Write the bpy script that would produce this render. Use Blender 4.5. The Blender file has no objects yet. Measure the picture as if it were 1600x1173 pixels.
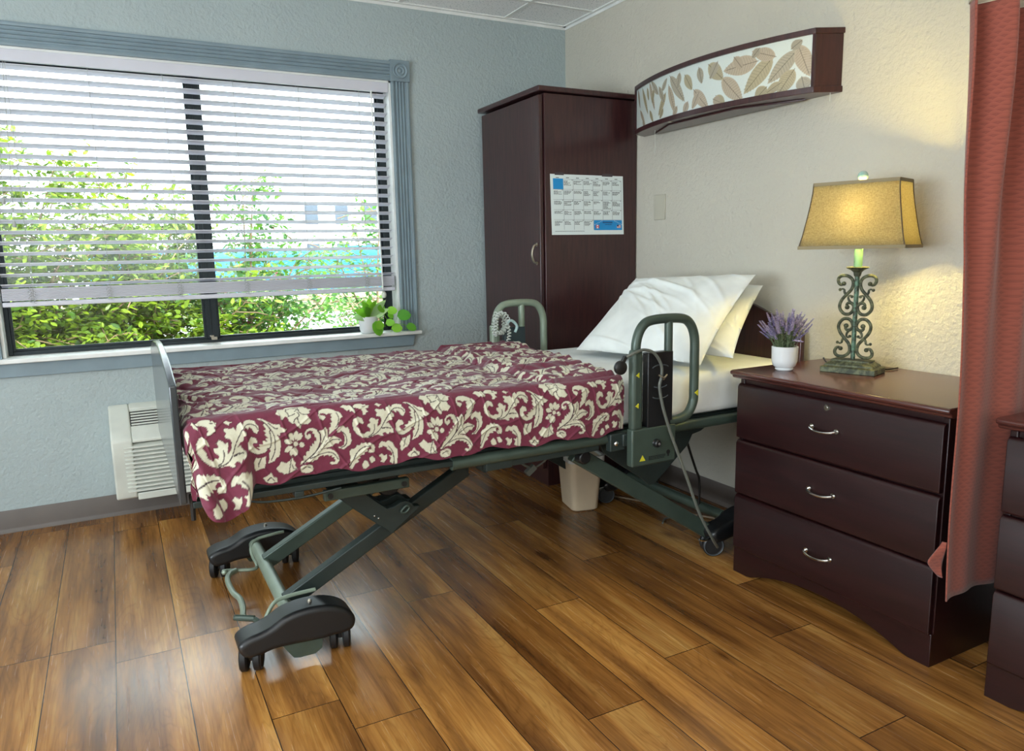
import bpy, bmesh, math, random
import numpy as np
from mathutils import Vector, Matrix
random.seed(7); rng = np.random.default_rng(11)
C = bpy.context.scene.collection
sc = bpy.context.scene
WS, SUN, LA, LB, LC_, LD = 8.5, 6.0, 20, 150, 27, 50
# ------------------------------------------------ camera, world, sun, fill, exposure
cam_d = bpy.data.cameras.new('camera'); cam = bpy.data.objects.new('camera', cam_d); C.objects.link(cam)
cam_d.sensor_fit = 'HORIZONTAL'; cam_d.sensor_width = 36.0; cam_d.lens = 36.0*1163.0/1600.0
cam_d.clip_start = 0.05; cam_d.clip_end = 300
R = Matrix(((0.88218038, 0.09459533, -0.46131279), (-0.47051371, 0.13679651, -0.87172448), (-0.01935508, 0.98607223, 0.16518759)))
cam.matrix_world = Matrix.Translation((-2.41314203, -3.82917772, 1.18752174)) @ R.to_4x4()
sc.camera = cam
sc.view_settings.view_transform = 'Standard'; sc.view_settings.look = 'None'
sc.view_settings.gamma = 1.0; sc.view_settings.use_curve_mapping = False
sc.view_settings.exposure = 0.36
try:
    sc.cycles.use_denoising = True
    sc.cycles.max_bounces = 10; sc.cycles.diffuse_bounces = 5; sc.cycles.transparent_max_bounces = 12
    sc.cycles.sample_clamp_indirect = 6.0
except Exception: pass
world = bpy.data.worlds.new('world'); sc.world = world; world.use_nodes = True
bg = world.node_tree.nodes['Background']
bg.inputs[0].default_value = (0.86, 0.94, 1.0, 1); bg.inputs[1].default_value = WS
def light(name, kind, loc, energy, color, size=None, size_y=None, rot=(0, 0, 0), **kw):
    d = bpy.data.lights.new(name, kind); d.energy = energy; d.color = color
    if kind == 'AREA':
        d.shape = 'RECTANGLE'; d.size = size; d.size_y = size_y
    elif kind == 'SUN': d.angle = 0.02
    else: d.shadow_soft_size = size
    for k, v in kw.items(): setattr(d, k, v)
    o = bpy.data.objects.new(name, d); C.objects.link(o); o.location = loc; o.rotation_euler = rot
    return o
light('sun', 'SUN', (-3, -6, 12), SUN, (1, 0.96, 0.88), rot=(math.radians(38), 0, math.radians(-25)))
light('window_portal', 'AREA', (-1.96, 0.16, 1.42), 1, (1, 1, 1), 1.84, 1.34, rot=(math.radians(-90), 0, 0)).data.cycles.is_portal = True
light('ceiling_fill_light', 'AREA', (-2.9, -4.3, 2.40), LA, (1, 1, 1), 2.4, 1.2)  # added fill below the ceiling, out of view; no fixture there
light('side_fill_light', 'AREA', (-4.85, -3.0, 1.5), LB, (0.88, 1, 1.10), 2.2, 1.5, rot=(math.radians(104), 0, math.radians(-90)))  # added fill brightening the room from the left; that wall has no window
light('rear_fill_light', 'AREA', (-2.6, -5.5, 1.5), LC_, (0.9, 1, 1.06), 3.0, 1.6, rot=(math.radians(106), 0, 0))  # added fill from behind the camera; no window in the near wall
light('bulb_light', 'POINT', (-0.205, -2.152, 1.285), LD, (1, 0.76, 0.20), 0.03)
# ------------------------------------------------ helpers
def lin(h):
    if isinstance(h, str):
        h = [int(h[i:i+2], 16)/255 for i in (0, 2, 4)]
    return tuple((c/12.92 if c <= 0.04045 else ((c+0.055)/1.055)**2.4) for c in h)+(1,)
def setp(o, label=None, cat=None, group=None, kind=None):
    if label: o['label'] = label
    if cat: o['category'] = cat
    if group: o['group'] = group
    if kind: o['kind'] = kind
    return o
def thing(name, loc, label, cat, group=None):
    o = bpy.data.objects.new(name, None); C.objects.link(o); o.location = loc; o.empty_display_size = 0.05
    return setp(o, label, cat, group)
def rootloc(p):
    v = Vector((0, 0, 0))
    while p is not None: v += p.location; p = p.parent
    return v
def catmull(pts, n=6, closed=False):
    pts = [Vector(p) for p in pts]; out = []
    m = len(pts)
    for i in range(m if closed else m-1):
        if closed: a, b, c, d = pts[(i-1) % m], pts[i], pts[(i+1) % m], pts[(i+2) % m]
        else: a, b, c, d = pts[max(i-1, 0)], pts[i], pts[i+1], pts[min(i+2, m-1)]
        for k in range(n):
            t = k/n
            out.append(0.5*((2*b)+(c-a)*t+(2*a-5*b+4*c-d)*t*t+(-a+3*b-3*c+d)*t**3))
    if not closed: out.append(pts[-1])
    return out
class MB:
    def __init__(s): s.v = []; s.f = []; s.mi = []
    def add(s, vs, fs, m=0):
        b = len(s.v); s.v += [tuple(v) for v in vs]; s.f += [tuple(i+b for i in f) for f in fs]; s.mi += [m]*len(fs); return s
    def box(s, x0, x1, y0, y1, z0, z1, m=0):
        x0, x1 = sorted((x0, x1)); y0, y1 = sorted((y0, y1)); z0, z1 = sorted((z0, z1))
        return s.add([(x0, y0, z0), (x1, y0, z0), (x1, y1, z0), (x0, y1, z0), (x0, y0, z1), (x1, y0, z1), (x1, y1, z1), (x0, y1, z1)],
                     [(0, 3, 2, 1), (4, 5, 6, 7), (0, 1, 5, 4), (1, 2, 6, 5), (2, 3, 7, 6), (3, 0, 4, 7)], m)
    def obox(s, c, ax, ay, az, m=0):
        c, ax, ay, az = map(Vector, (c, ax, ay, az))
        vs = [c+i*ax+j*ay+k*az for k in (-1, 1) for i, j in ((-1, -1), (1, -1), (1, 1), (-1, 1))]
        return s.add(vs, [(0, 3, 2, 1), (4, 5, 6, 7), (0, 1, 5, 4), (1, 2, 6, 5), (2, 3, 7, 6), (3, 0, 4, 7)], m)
    def bar(s, a, b, w, h, up=(0, 1, 0), m=0):
        a, b = Vector(a), Vector(b); d = (b-a); L = d.length/2; d.normalize(); u = Vector(up); u = (u-d*u.dot(d)).normalized(); n = d.cross(u)
        return s.obox((a+b)/2, d*L, u*w/2, n*h/2, m)
    def tube(s, pts, r, n=10, closed=False, cap=True, m=0):
        pts = [Vector(p) for p in pts]; N = len(pts); rs = r if isinstance(r, (list, tuple)) else [r]*N
        T = []
        for i in range(N):
            if closed: t = pts[(i+1) % N]-pts[i-1]
            else: t = pts[min(i+1, N-1)]-pts[max(i-1, 0)]
            T.append(t.normalized() if t.length > 1e-9 else Vector((0, 0, 1)))
        u = Vector((0, 0, 1)) if abs(T[0].z) < 0.9 else Vector((1, 0, 0)); u = (u-T[0]*u.dot(T[0])).normalized()
        vs = []
        for i in range(N):
            if i:
                u = u-T[i]*u.dot(T[i]); u = u.normalized() if u.length > 1e-6 else Vector((1, 0, 0))
            w = T[i].cross(u)
            for k in range(n):
                a = 2*math.pi*k/n; vs.append(pts[i]+(u*math.cos(a)+w*math.sin(a))*rs[i])
        fs = []
        for i in range(N if closed else N-1):
            j = (i+1) % N
            for k in range(n): fs.append((i*n+k, i*n+(k+1) % n, j*n+(k+1) % n, j*n+k))
        if cap and not closed: fs += [tuple(range(n-1, -1, -1)), tuple((N-1)*n+k for k in range(n))]
        return s.add(vs, fs, m)
    def lathe(s, prof, c=(0, 0, 0), n=24, axis='z', m=0, cap=True):
        c = Vector(c); vs = []
        for r, h in prof:
            for k in range(n):
                a = 2*math.pi*k/n; p = (r*math.cos(a), r*math.sin(a), h)
                if axis == 'y': p = (p[0], p[2], p[1])
                if axis == 'x': p = (p[2], p[0], p[1])
                vs.append(c+Vector(p))
        fs = []; N = len(prof)
        for i in range(N-1):
            for k in range(n):
                q = (i*n+k, i*n+(k+1) % n, (i+1)*n+(k+1) % n, (i+1)*n+k); fs.append(q[::-1] if axis == 'y' else q)
        if cap:
            fs.append(tuple(range(n))[::-1]); fs.append(tuple((N-1)*n+k for k in range(n)))
        return s.add(vs, fs, m)
    def ball(s, c, r, n=10, sc_=(1, 1, 1), m=0):
        k = n//2; prof = [(r*math.sin(math.pi*i/k)+1e-5, -r*math.cos(math.pi*i/k)) for i in range(k+1)]
        b = len(s.v); s.lathe(prof, (0, 0, 0), n, m=m)
        for i in range(b, len(s.v)):
            v = s.v[i]; s.v[i] = (c[0]+v[0]*sc_[0], c[1]+v[1]*sc_[1], c[2]+v[2]*sc_[2])
        return s
    def prism(s, poly, axis, a, b, m=0):
        # poly of 2-tuples in the two other axes (x,z for y; y,z for x; x,y for z)
        def P(p, t): return (p[0], t, p[1]) if axis == 'y' else ((t, p[0], p[1]) if axis == 'x' else (p[0], p[1], t))
        n = len(poly); vs = [P(p, a) for p in poly]+[P(p, b) for p in poly]
        fs = [tuple(range(n)), tuple(range(2*n-1, n-1, -1))]+[(i, i+n, (i+1) % n+n, (i+1) % n) for i in range(n)]
        return s.add(vs, fs, m)
    def grid(s, fn, nu, nv, m=0, cu=False):
        vs = [fn(i/(nu-1 if not cu else nu), j/(nv-1)) for j in range(nv) for i in range(nu)]
        fs = [(j*nu+i, j*nu+(i+1) % nu, (j+1)*nu+(i+1) % nu, (j+1)*nu+i) for j in range(nv-1) for i in range(nu if cu else nu-1)]
        return s.add(vs, fs, m)
    def build(s, name, mats, parent=None, bevel=None, seg=2, smooth=35, fix=True, sub=0, solid=0):
        mats = mats if isinstance(mats, (list, tuple)) else [mats]
        if parent is None:
            xs = np.array(s.v); lo, hi = xs.min(0), xs.max(0); org = Vector(((lo[0]+hi[0])/2, (lo[1]+hi[1])/2, lo[2]))
        else: org = rootloc(parent)
        me = bpy.data.meshes.new(name); me.from_pydata([(v[0]-org.x, v[1]-org.y, v[2]-org.z) for v in s.v], [], s.f)
        for m_ in mats: me.materials.append(m_)
        if len(mats) > 1: me.polygons.foreach_set('material_index', s.mi)
        if fix:
            bm = bmesh.new(); bm.from_mesh(me); bmesh.ops.recalc_face_normals(bm, faces=bm.faces); bm.to_mesh(me); bm.free()
        if smooth:
            me.polygons.foreach_set('use_smooth', [True]*len(me.polygons)); me.set_sharp_from_angle(angle=math.radians(smooth))
        o = bpy.data.objects.new(name, me); C.objects.link(o)
        if parent is None: o.location = org
        else: o.parent = parent
        if bevel:
            b = o.modifiers.new('bevel', 'BEVEL'); b.width = bevel; b.segments = seg; b.limit_method = 'ANGLE'; b.angle_limit = math.radians(35)
            b.harden_normals = False
            me.polygons.foreach_set('use_smooth', [True]*len(me.polygons))
        if solid:
            m_ = o.modifiers.new('solid', 'SOLIDIFY'); m_.thickness = solid
        if sub:
            m_ = o.modifiers.new('sub', 'SUBSURF'); m_.levels = sub; m_.render_levels = sub
        return o
# ------------------------------------------------ materials
class NT:
    def __init__(s, name):
        s.m = bpy.data.materials.new(name); s.m.use_nodes = True; s.t = s.m.node_tree; s.N = s.t.nodes; s.L = s.t.links
        s.b = s.N['Principled BSDF']; s.out = s.N['Material Output']
    def n(s, typ, **kw):
        x = s.N.new(typ)
        for k, v in kw.items():
            if k.startswith('i_'):
                k2 = k[2:]; k2 = int(k2) if k2.isdigit() else k2.replace('_', ' ')
                x.inputs[k2].default_value = v
            else: setattr(x, k, v)
        return x
    def l(s, a, b): s.L.new(a, b)
    def coord(s, scale=(1, 1, 1), kind='Object', loc=(0, 0, 0), rot=(0, 0, 0)):
        tc = s.n('ShaderNodeTexCoord'); mp = s.n('ShaderNodeMapping'); mp.inputs['Scale'].default_value = scale
        mp.inputs['Location'].default_value = loc; mp.inputs['Rotation'].default_value = rot
        s.l(tc.outputs[kind], mp.inputs[0]); return mp.outputs[0]
    def noise(s, vec, scale, detail=3, rough=0.5):
        x = s.n('ShaderNodeTexNoise'); x.inputs['Scale'].default_value = scale; x.inputs['Detail'].default_value = detail; x.inputs['Roughness'].default_value = rough
        s.l(vec, x.inputs['Vector']); return x.outputs['Fac']
    def ramp(s, fac, stops):
        x = s.n('ShaderNodeValToRGB'); e = x.color_ramp.elements
        while len(e) < len(stops): e.new(0.5)
        for i, (p, c) in enumerate(stops): e[i].position = p; e[i].color = c
        s.l(fac, x.inputs[0]); return x.outputs[0]
    def mix(s, fac, a, b, mode='MIX'):
        x = s.n('ShaderNodeMix'); x.data_type = 'RGBA'; x.blend_type = mode
        for sock, val in ((x.inputs[0], fac), (x.inputs[6], a), (x.inputs[7], b)):
            if hasattr(val, 'is_linked'): s.l(val, sock)
            else: sock.default_value = val
        return x.outputs[2]
    def math(s, op, a, b=0.0):
        x = s.n('ShaderNodeMath'); x.operation = op
        for i, val in enumerate((a, b)):
            if hasattr(val, 'is_linked'): s.l(val, x.inputs[i])
            else: x.inputs[i].default_value = val
        return x.outputs[0]
    def bump(s, h, strength=0.3, dist=0.002):
        x = s.n('ShaderNodeBump'); x.inputs['Strength'].default_value = strength; x.inputs['Distance'].default_value = dist
        s.l(h, x.inputs['Height']); s.l(x.outputs[0], s.b.inputs['Normal']); return x
    def base(s, c):
        if hasattr(c, 'is_linked'): s.l(c, s.b.inputs['Base Color'])
        else: s.b.inputs['Base Color'].default_value = c
    def set(s, rough=None, metal=None, coat=None, spec=None, sheen=None):
        if rough is not None: s.b.inputs['Roughness'].default_value = rough
        if metal is not None: s.b.inputs['Metallic'].default_value = metal
        if coat is not None: s.b.inputs['Coat Weight'].default_value = coat; s.b.inputs['Coat Roughness'].default_value = 0.15
        if spec is not None: s.b.inputs['Specular IOR Level'].default_value = spec
        if sheen is not None: s.b.inputs['Sheen Weight'].default_value = sheen
def simple(name, col, rough=0.5, metal=0.0, var=0.06, scale=8, bump=0.0, bscale=120, bdist=0.001, coat=None, spec=None, sheen=None):
    t = NT(name); c = lin(col); v = t.coord()
    if var:
        f = t.noise(v, scale, 3); a = tuple(x*(1-var) for x in c[:3])+(1,); b = tuple(min(1, x*(1+var)) for x in c[:3])+(1,)
        t.base(t.ramp(f, [(0.35, a), (0.65, b)]))
    else: t.base(c)
    if bump: t.bump(t.noise(v, bscale, 3), bump, bdist)
    t.set(rough, metal, coat, spec, sheen); return t.m
def m_wall(name, col):
    t = NT(name); v = t.coord(); c = lin(col)
    t.base(t.ramp(t.noise(v, 2.0, 2), [(0.3, tuple(x*.97 for x in c[:3])+(1,)), (0.7, tuple(x*1.02 for x in c[:3])+(1,))]))
    h = t.math('ADD', t.noise(v, 75, 2, 0.5), t.math('MULTIPLY', t.noise(v, 32, 2), 0.7)); t.bump(h, 0.8, 0.0055); t.set(0.75, spec=0.25); return t.m
def m_wood(name, c1, c2, rough=0.3, axis='z', coat=0.3):
    t = NT(name); sc_ = {'z': (14, 14, 1.1), 'y': (14, 1.1, 14), 'x': (1.1, 14, 14)}[axis]
    v = t.coord(sc_); f = t.noise(v, 5, 6, 0.65)
    t.base(t.ramp(f, [(0.3, lin(c1)), (0.7, lin(c2))])); t.bump(f, 0.06, 0.001); t.set(rough, coat=coat); return t.m
M = {}
M['wall'] = m_wall('wall_paint', 'c4c0b2')
M['wall_far'] = m_wall('wall_paint_glare_tint', 'aab6b6')  # same paint as the other walls, bluish window glare tinted into the colour
M['trim'] = simple('trim_paint', '80929a', 0.45)
M['white'] = simple('white_gloss_paint', 'e6e8e4', 0.35)
M['base'] = simple('vinyl_baseboard', '655d57', 0.5)
M['white_plastic'] = simple('white_plastic', 'd0d3c8', 0.4)
M['slat'] = simple('blind_slat', 'd0d0d8', 0.4, var=0.02)
M['cord'] = simple('blind_cord', 'a8aaa8', 0.8)
M['alu'] = simple('dark_aluminium', '2c3336', 0.4, 0.6)
M['cherry'] = m_wood('dark_cherry', '200c0f', '331616', 0.3)
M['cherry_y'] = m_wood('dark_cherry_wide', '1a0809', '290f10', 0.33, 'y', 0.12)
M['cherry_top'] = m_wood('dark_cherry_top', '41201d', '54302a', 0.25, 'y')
M['ward'] = m_wood('wardrobe_wood', '2a1519', '452524', 0.34)
M['chrome'] = simple('chrome', 'd8d8d4', 0.15, 1.0, var=0)
M['brass'] = simple('brushed_nickel', 'b8b0a0', 0.3, 1.0, var=0)
M['steel'] = simple('grey_green_steel', '445249', 0.36, 0.25, var=0.08, scale=14)
M['steel_pale'] = simple('pale_green_steel', '84917f', 0.35, 0.2, var=0.05, scale=14)
M['steel_dark'] = simple('dark_green_steel', '2a3431', 0.45, 0.2, var=0.1, scale=14)
M['black'] = simple('black_plastic', '191a1b', 0.35, var=0.1)
M['rubber'] = simple('black_rubber', '101113', 0.55)
M['grey_rim'] = simple('grey_rim', '4a5054', 0.4)
M['yellow'] = simple('yellow_sticker', 'c8c42c', 0.5, var=0)
M['dark'] = simple('dark_cavity', '0c0c0e', 0.6)
M['sheet'] = simple('white_sheet', 'e8eeee', 0.85, bump=0.25, bscale=7, bdist=0.02, sheen=0.1)
M['pillow'] = simple('pillowcase', 'e0e4e0', 0.85, bump=0.12, bscale=350, bdist=0.001, sheen=0.1)
M['board'] = simple('bed_board_laminate', '2e3336', 0.22, var=0.1, coat=0.5)
M['bin'] = simple('beige_plastic', 'cbb79a', 0.4)
M['bin_in'] = simple('bin_liner', 'dfe3e0', 0.3)
M['cable_grey'] = simple('grey_cable', '5c6058', 0.5)
M['cable_black'] = simple('black_cable', '16140f', 0.5)
M['coil'] = simple('white_coiled_cord', 'c6ccc4', 0.45)
M['paper'] = simple('calendar_paper', 'dfe9e8', 0.7, var=0.01)
M['ink'] = simple('grey_ink', '6c7478', 0.7, var=0)
M['ink_dark'] = simple('dark_ink', '30383c', 0.7, var=0)
M['blue'] = simple('blue_print', '1f8fd0', 0.6, var=0.03)
M['red'] = simple('red_print', 'c8323c', 0.6, var=0)
M['navy'] = simple('navy_print', '27335e', 0.6, var=0)
M['pot'] = simple('white_glazed_pot', 'd9dcdc', 0.2, var=0.02, coat=0.3)
M['tape'] = simple('clear_tape', '51484c', 0.2, var=0)
def m_two(name, c1, c2, scale, lo, hi, rough=0.5, metal=0.0, bump=0.0):
    t = NT(name); v = t.coord(); f = t.noise(v, scale, 5, 0.6); t.base(t.ramp(f, [(lo, lin(c1)), (hi, lin(c2))])); t.set(rough, metal)
    if bump: t.bump(f, bump, 0.002)
    return t.m
M['verdigris'] = m_two('verdigris_iron', '353a2a', '666a4e', 60, 0.42, 0.62, 0.55, 0.2, 0.3)
M['pole'] = m_two('aged_green_pole', '2f3526', '5d8068', 60, 0.42, 0.6, 0.5)
M['green_paint'] = m_two('distressed_green_paint', '3a3426', '7fae86', 55, 0.34, 0.42, 0.5)
M['finial'] = m_two('crackled_glass_ball', '7fb3a8', 'c2d4cb', 40, 0.3, 0.7, 0.15)
def m_leafy(name, c1, c2, trans=0.45, rough=0.4):
    t = NT(name); g = t.n('ShaderNodeNewGeometry'); col = t.ramp(g.outputs['Random Per Island'], [(0.0, lin(c1)), (1.0, lin(c2))])
    t.base(col); t.set(rough); tr = t.n('ShaderNodeBsdfTranslucent'); t.l(col, tr.inputs[0]); mx = t.n('ShaderNodeMixShader'); mx.inputs[0].default_value = trans
    t.l(t.b.outputs[0], mx.inputs[1]); t.l(tr.outputs[0], mx.inputs[2]); t.l(mx.outputs[0], t.out.inputs[0]); return t.m
M['shrub_leaf'] = m_leafy('shrub_leaf', '34560a', '8ca024')
M['shrub_leaf_b'] = m_leafy('shrub_leaf_cool', '2c5c2a', '6c9634')
M['bloom'] = m_leafy('pink_bloom', 'd05a78', 'e88a9c')
M['stem'] = simple('bark', '7d6248', 0.8)
M['plant'] = m_leafy('house_plant_leaf', '3a9a30', 'a0d83c', 0.3)
M['plant_pale'] = m_leafy('variegated_leaf', '6aa26a', 'b8cf8e', 0.3)
M['lav'] = m_leafy('lavender_floret', '8078b4', 'c8c0e4', 0.3, 0.7)
M['lav_leaf'] = m_leafy('lavender_leaf', '5c6e4c', '8a9a78', 0.3, 0.7)
# glass
def m_glass():
    t = NT('window_glass'); tr = t.n('ShaderNodeBsdfTransparent'); tr.inputs[0].default_value = (0.93, 0.97, 0.96, 1)
    gl = t.n('ShaderNodeBsdfGlossy'); gl.inputs['Roughness'].default_value = 0.02; fr = t.n('ShaderNodeFresnel'); fr.inputs[0].default_value = 1.45
    mx = t.n('ShaderNodeMixShader'); t.l(fr.outputs[0], mx.inputs[0]); t.l(tr.outputs[0], mx.inputs[1]); t.l(gl.outputs[0], mx.inputs[2]); t.l(mx.outputs[0], t.out.inputs[0]); return t.m
M['glass'] = m_glass()
def m_shade():
    t = NT('linen_shade'); v = t.coord((1, 1, 1)); f = t.noise(t.coord((110, 110, 700)), 1.0, 2); f2 = t.noise(t.coord((700, 700, 110)), 1.0, 2)
    col = t.ramp(t.math('MULTIPLY', t.math('ADD', f, f2), 0.5), [(0.35, lin('c9ba8c')), (0.62, lin('f2eac8'))])
    t.base(col); t.set(0.85); tr = t.n('ShaderNodeBsdfTranslucent'); t.l(col, tr.inputs[0]); mx = t.n('ShaderNodeMixShader'); mx.inputs[0].default_value = 0.85
    t.l(t.b.outputs[0], mx.inputs[1]); t.l(tr.outputs[0], mx.inputs[2]); t.l(mx.outputs[0], t.out.inputs[0]); return t.m
M['shade'] = m_shade()
M['shade_trim'] = simple('shade_trim', '8d8062', 0.85)
def m_floor():
    t = NT('hickory_planks')
    uv = t.n('ShaderNodeUVMap'); at = t.n('ShaderNodeAttribute'); at.attribute_name = 'plank'
    sep = t.n('ShaderNodeSeparateColor'); t.l(at.outputs[0], sep.inputs[0]); r, g, b = sep.outputs
    # grain coordinates shifted plank by plank
    comb = t.n('ShaderNodeCombineXYZ'); t.l(t.math('MULTIPLY', r, 37.0), comb.inputs[0]); t.l(t.math('MULTIPLY', g, 53.0), comb.inputs[1]); t.l(t.math('MULTIPLY', b, 11.0), comb.inputs[2])
    add = t.n('ShaderNodeVectorMath'); add.operation = 'ADD'; t.l(t.coord(), add.inputs[0]); t.l(comb.outputs[0], add.inputs[1])
    mp = t.n('ShaderNodeMapping'); mp.inputs['Scale'].default_value = (9, 0.85, 1); t.l(add.outputs[0], mp.inputs[0])
    n1 = t.noise(mp.outputs[0], 1.0, 6, 0.6)
    w = t.n('ShaderNodeTexNoise'); w.inputs['Scale'].default_value = 1.1; w.inputs['Detail'].default_value = 3; w.inputs['Distortion'].default_value = 1.5
    mp2 = t.n('ShaderNodeMapping'); mp2.inputs['Scale'].default_value = (5.5, 0.7, 1); t.l(add.outputs[0], mp2.inputs[0]); t.l(mp2.outputs[0], w.inputs['Vector'])
    rings = t.math('FRACT', t.math('MULTIPLY', w.outputs['Fac'], 16.0))
    mp3 = t.n('ShaderNodeMapping'); mp3.inputs['Scale'].default_value = (120, 3.0, 1); t.l(add.outputs[0], mp3.inputs[0])
    n3 = t.noise(mp3.outputs[0], 1.0, 3, 0.6)
    col = t.ramp(n1, [(0.28, lin('4e2f16')), (0.44, lin('7f5429')), (0.57, lin('a37138')), (0.74, lin('c69a58'))])
    ringc = t.ramp(rings, [(0.0, (0.62, 0.58, 0.52, 1)), (0.25, (1, 1, 1, 1)), (0.8, (1, 1, 1, 1)), (1.0, (0.8, 0.76, 0.7, 1))])
    col = t.mix(0.55, col, ringc, 'MULTIPLY')
    pore = t.ramp(n3, [(0.36, (0.62, 0.55, 0.48, 1)), (0.52, (1, 1, 1, 1))]); col = t.mix(0.6, col, pore, 'MULTIPLY')
    # knots
    vo = t.n('ShaderNodeTexVoronoi'); vo.inputs['Scale'].default_value = 1.0; mp4 = t.n('ShaderNodeMapping'); mp4.inputs['Scale'].default_value = (4.2, 1.6, 1); t.l(add.outputs[0], mp4.inputs[0]); t.l(mp4.outputs[0], vo.inputs['Vector'])
    kn = t.ramp(vo.outputs['Distance'], [(0.02, (0.25, 0.16, 0.1, 1)), (0.12, (1, 1, 1, 1))]); col = t.mix(0.75, col, kn, 'MULTIPLY')
    tone = t.ramp(r, [(0.0, (0.72, 0.66, 0.6, 1)), (0.35, (0.95, 0.93, 0.9, 1)), (0.7, (1.05, 1.05, 1.02, 1)), (1.0, (1.28, 1.3, 1.25, 1))]); col = t.mix(1.0, col, tone, 'MULTIPLY')
    # seams from the plank's own edge coordinates
    su = t.n('ShaderNodeSeparateXYZ'); t.l(uv.outputs[0], su.inputs[0])
    e = t.math('MINIMUM', su.outputs[0], su.outputs[1]); seam = t.math('LESS_THAN', e, 0.0013)
    col = t.mix(seam, col, lin('2a170c')); t.base(col)
    h = t.math('SUBTRACT', t.math('MULTIPLY', n3, 0.6), t.math('MULTIPLY', seam, 1.0)); h = t.math('ADD', h, t.math('MULTIPLY', n1, 0.5)); t.bump(h, 0.12, 0.0012)
    t.l(t.math('ADD', t.math('MULTIPLY', n3, 0.16), 0.17), t.b.inputs['Roughness']); t.set(spec=0.8); return t.m
M['floor'] = m_floor()
def m_tile():
    t = NT('ceiling_tile'); v = t.coord(); f = t.noise(v, 110, 2, 0.6); pit = t.ramp(f, [(0.33, lin('a4b0b0')), (0.40, lin('fafcfb'))]); t.base(pit); t.bump(f, 0.5, 0.003); t.set(0.9); return t.m
M['tile'] = m_tile()
def m_curtain():
    t = NT('woven_terracotta'); v = t.coord((1, 1, 1)); s_ = t.n('ShaderNodeSeparateXYZ'); t.l(v, s_.inputs[0])
    x = t.math('ADD', s_.outputs[0], s_.outputs[1]); zr = t.math('DIVIDE', s_.outputs[2], 0.0095)
    odd = t.math('MULTIPLY', t.math('MODULO', t.math('FLOOR', zr), 2.0), 0.5)
    sc_ = t.math('MULTIPLY', t.math('ABSOLUTE', t.math('SUBTRACT', t.math('FRACT', t.math('ADD', t.math('DIVIDE', x, 0.017), odd)), 0.5)), 2.0)
    row = t.math('FRACT', t.math('ADD', zr, t.math('MULTIPLY', t.math('MULTIPLY', sc_, sc_), 0.45)))
    col = t.ramp(row, [(0.0, lin('70372c')), (0.25, lin('854334')), (1.0, lin('8e4a3a'))]); t.base(col); t.bump(row, 0.22, 0.001); t.set(0.9, sheen=0.2); return t.m
M['curtain'] = m_curtain()
def m_attr(name, attr, rough, coat=None, bump=None, sheen=None):
    t = NT(name); a = t.n('ShaderNodeAttribute'); a.attribute_name = attr; v = t.coord()
    f = t.noise(v, 500, 2); c = t.mix(0.25, a.outputs[0], t.ramp(f, [(0.3, (0.7, 0.7, 0.7, 1)), (0.6, (1, 1, 1, 1))]), 'MULTIPLY'); t.base(c)
    if bump: t.bump(t.noise(v, bump[0], 2), bump[1], bump[2])
    t.set(rough, coat=coat, sheen=sheen); return t.m
M['damask'] = m_attr('damask_bedspread', 'pattern', 0.7, bump=(34, 0.5, 0.008), sheen=0.22)
M['leafpanel'] = m_attr('leaf_print_panel', 'pattern', 0.25, coat=0.6)
M['grass'] = m_two('dry_grass', '5f5a2c', '74693e', 3, 0.35, 0.65, 0.9)
M['concrete'] = m_two('pale_concrete', '9c9a94', 'aaa8a2', 1.5, 0.35, 0.65, 0.9)
M['tarp'] = simple('blue_fence_screen', '14638a', 0.6)
M['stucco'] = simple('white_stucco', 'e4e6ea', 0.9)
M['winglass'] = simple('grey_window_pane', '39424e', 0.3)
# ------------------------------------------------ pattern rasteriser (numpy)
def fill_poly(img, pts, val, x0, y0, res, wrapx=None, ox=0.0, oy=0.0):
    p = (np.array(pts, float).reshape(-1, 2)+(ox, oy)-(x0, y0))/res
    lo = np.floor(p.min(0)).astype(int); hi = np.ceil(p.max(0)).astype(int)+1
    H, W = img.shape[:2]; lo = np.maximum(lo, 0); hi = np.minimum(hi, (W, H))
    if (hi <= lo).any(): return
    X, Y = np.meshgrid(np.arange(lo[0], hi[0])+0.5, np.arange(lo[1], hi[1])+0.5); ins = np.zeros(X.shape, bool)
    for i in range(len(p)):
        a, b = p[i-1], p[i]
        if a[1] == b[1]: continue
        c = ((a[1] > Y) != (b[1] > Y)) & (X < (b[0]-a[0])*(Y-a[1])/(b[1]-a[1])+a[0]); ins ^= c
    img[lo[1]:hi[1], lo[0]:hi[0]][ins] = val
def stroke(img, pts, val, w, x0, y0, res, ox=0.0, oy=0.0):
    p = np.array([(q[0], q[1]) for q in catmull([(a, b, 0) for a, b in pts], 5)])
    for i in range(len(p)-1):
        a, b = p[i], p[i+1]; d = b-a; L = np.hypot(*d)
        if L < 1e-9: continue
        n = np.array((-d[1], d[0]))/L*w/2; e = d/L*w*0.3
        fill_poly(img, [a-e+n, b+e+n, b+e-n, a-e-n], val, x0, y0, res, ox=ox, oy=oy)
def sample(img, X, Y):
    H, W = img.shape[:2]; x = X-0.5; y = Y-0.5; xi = np.floor(x).astype(int); yi = np.floor(y).astype(int); fx = (x-xi)[..., None]; fy = (y-yi)[..., None]
    g = lambda a, b: img[b % H, a % W]
    return (g(xi, yi)*(1-fx)+g(xi+1, yi)*fx)*(1-fy)+(g(xi, yi+1)*(1-fx)+g(xi+1, yi+1)*fx)*fy
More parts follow.
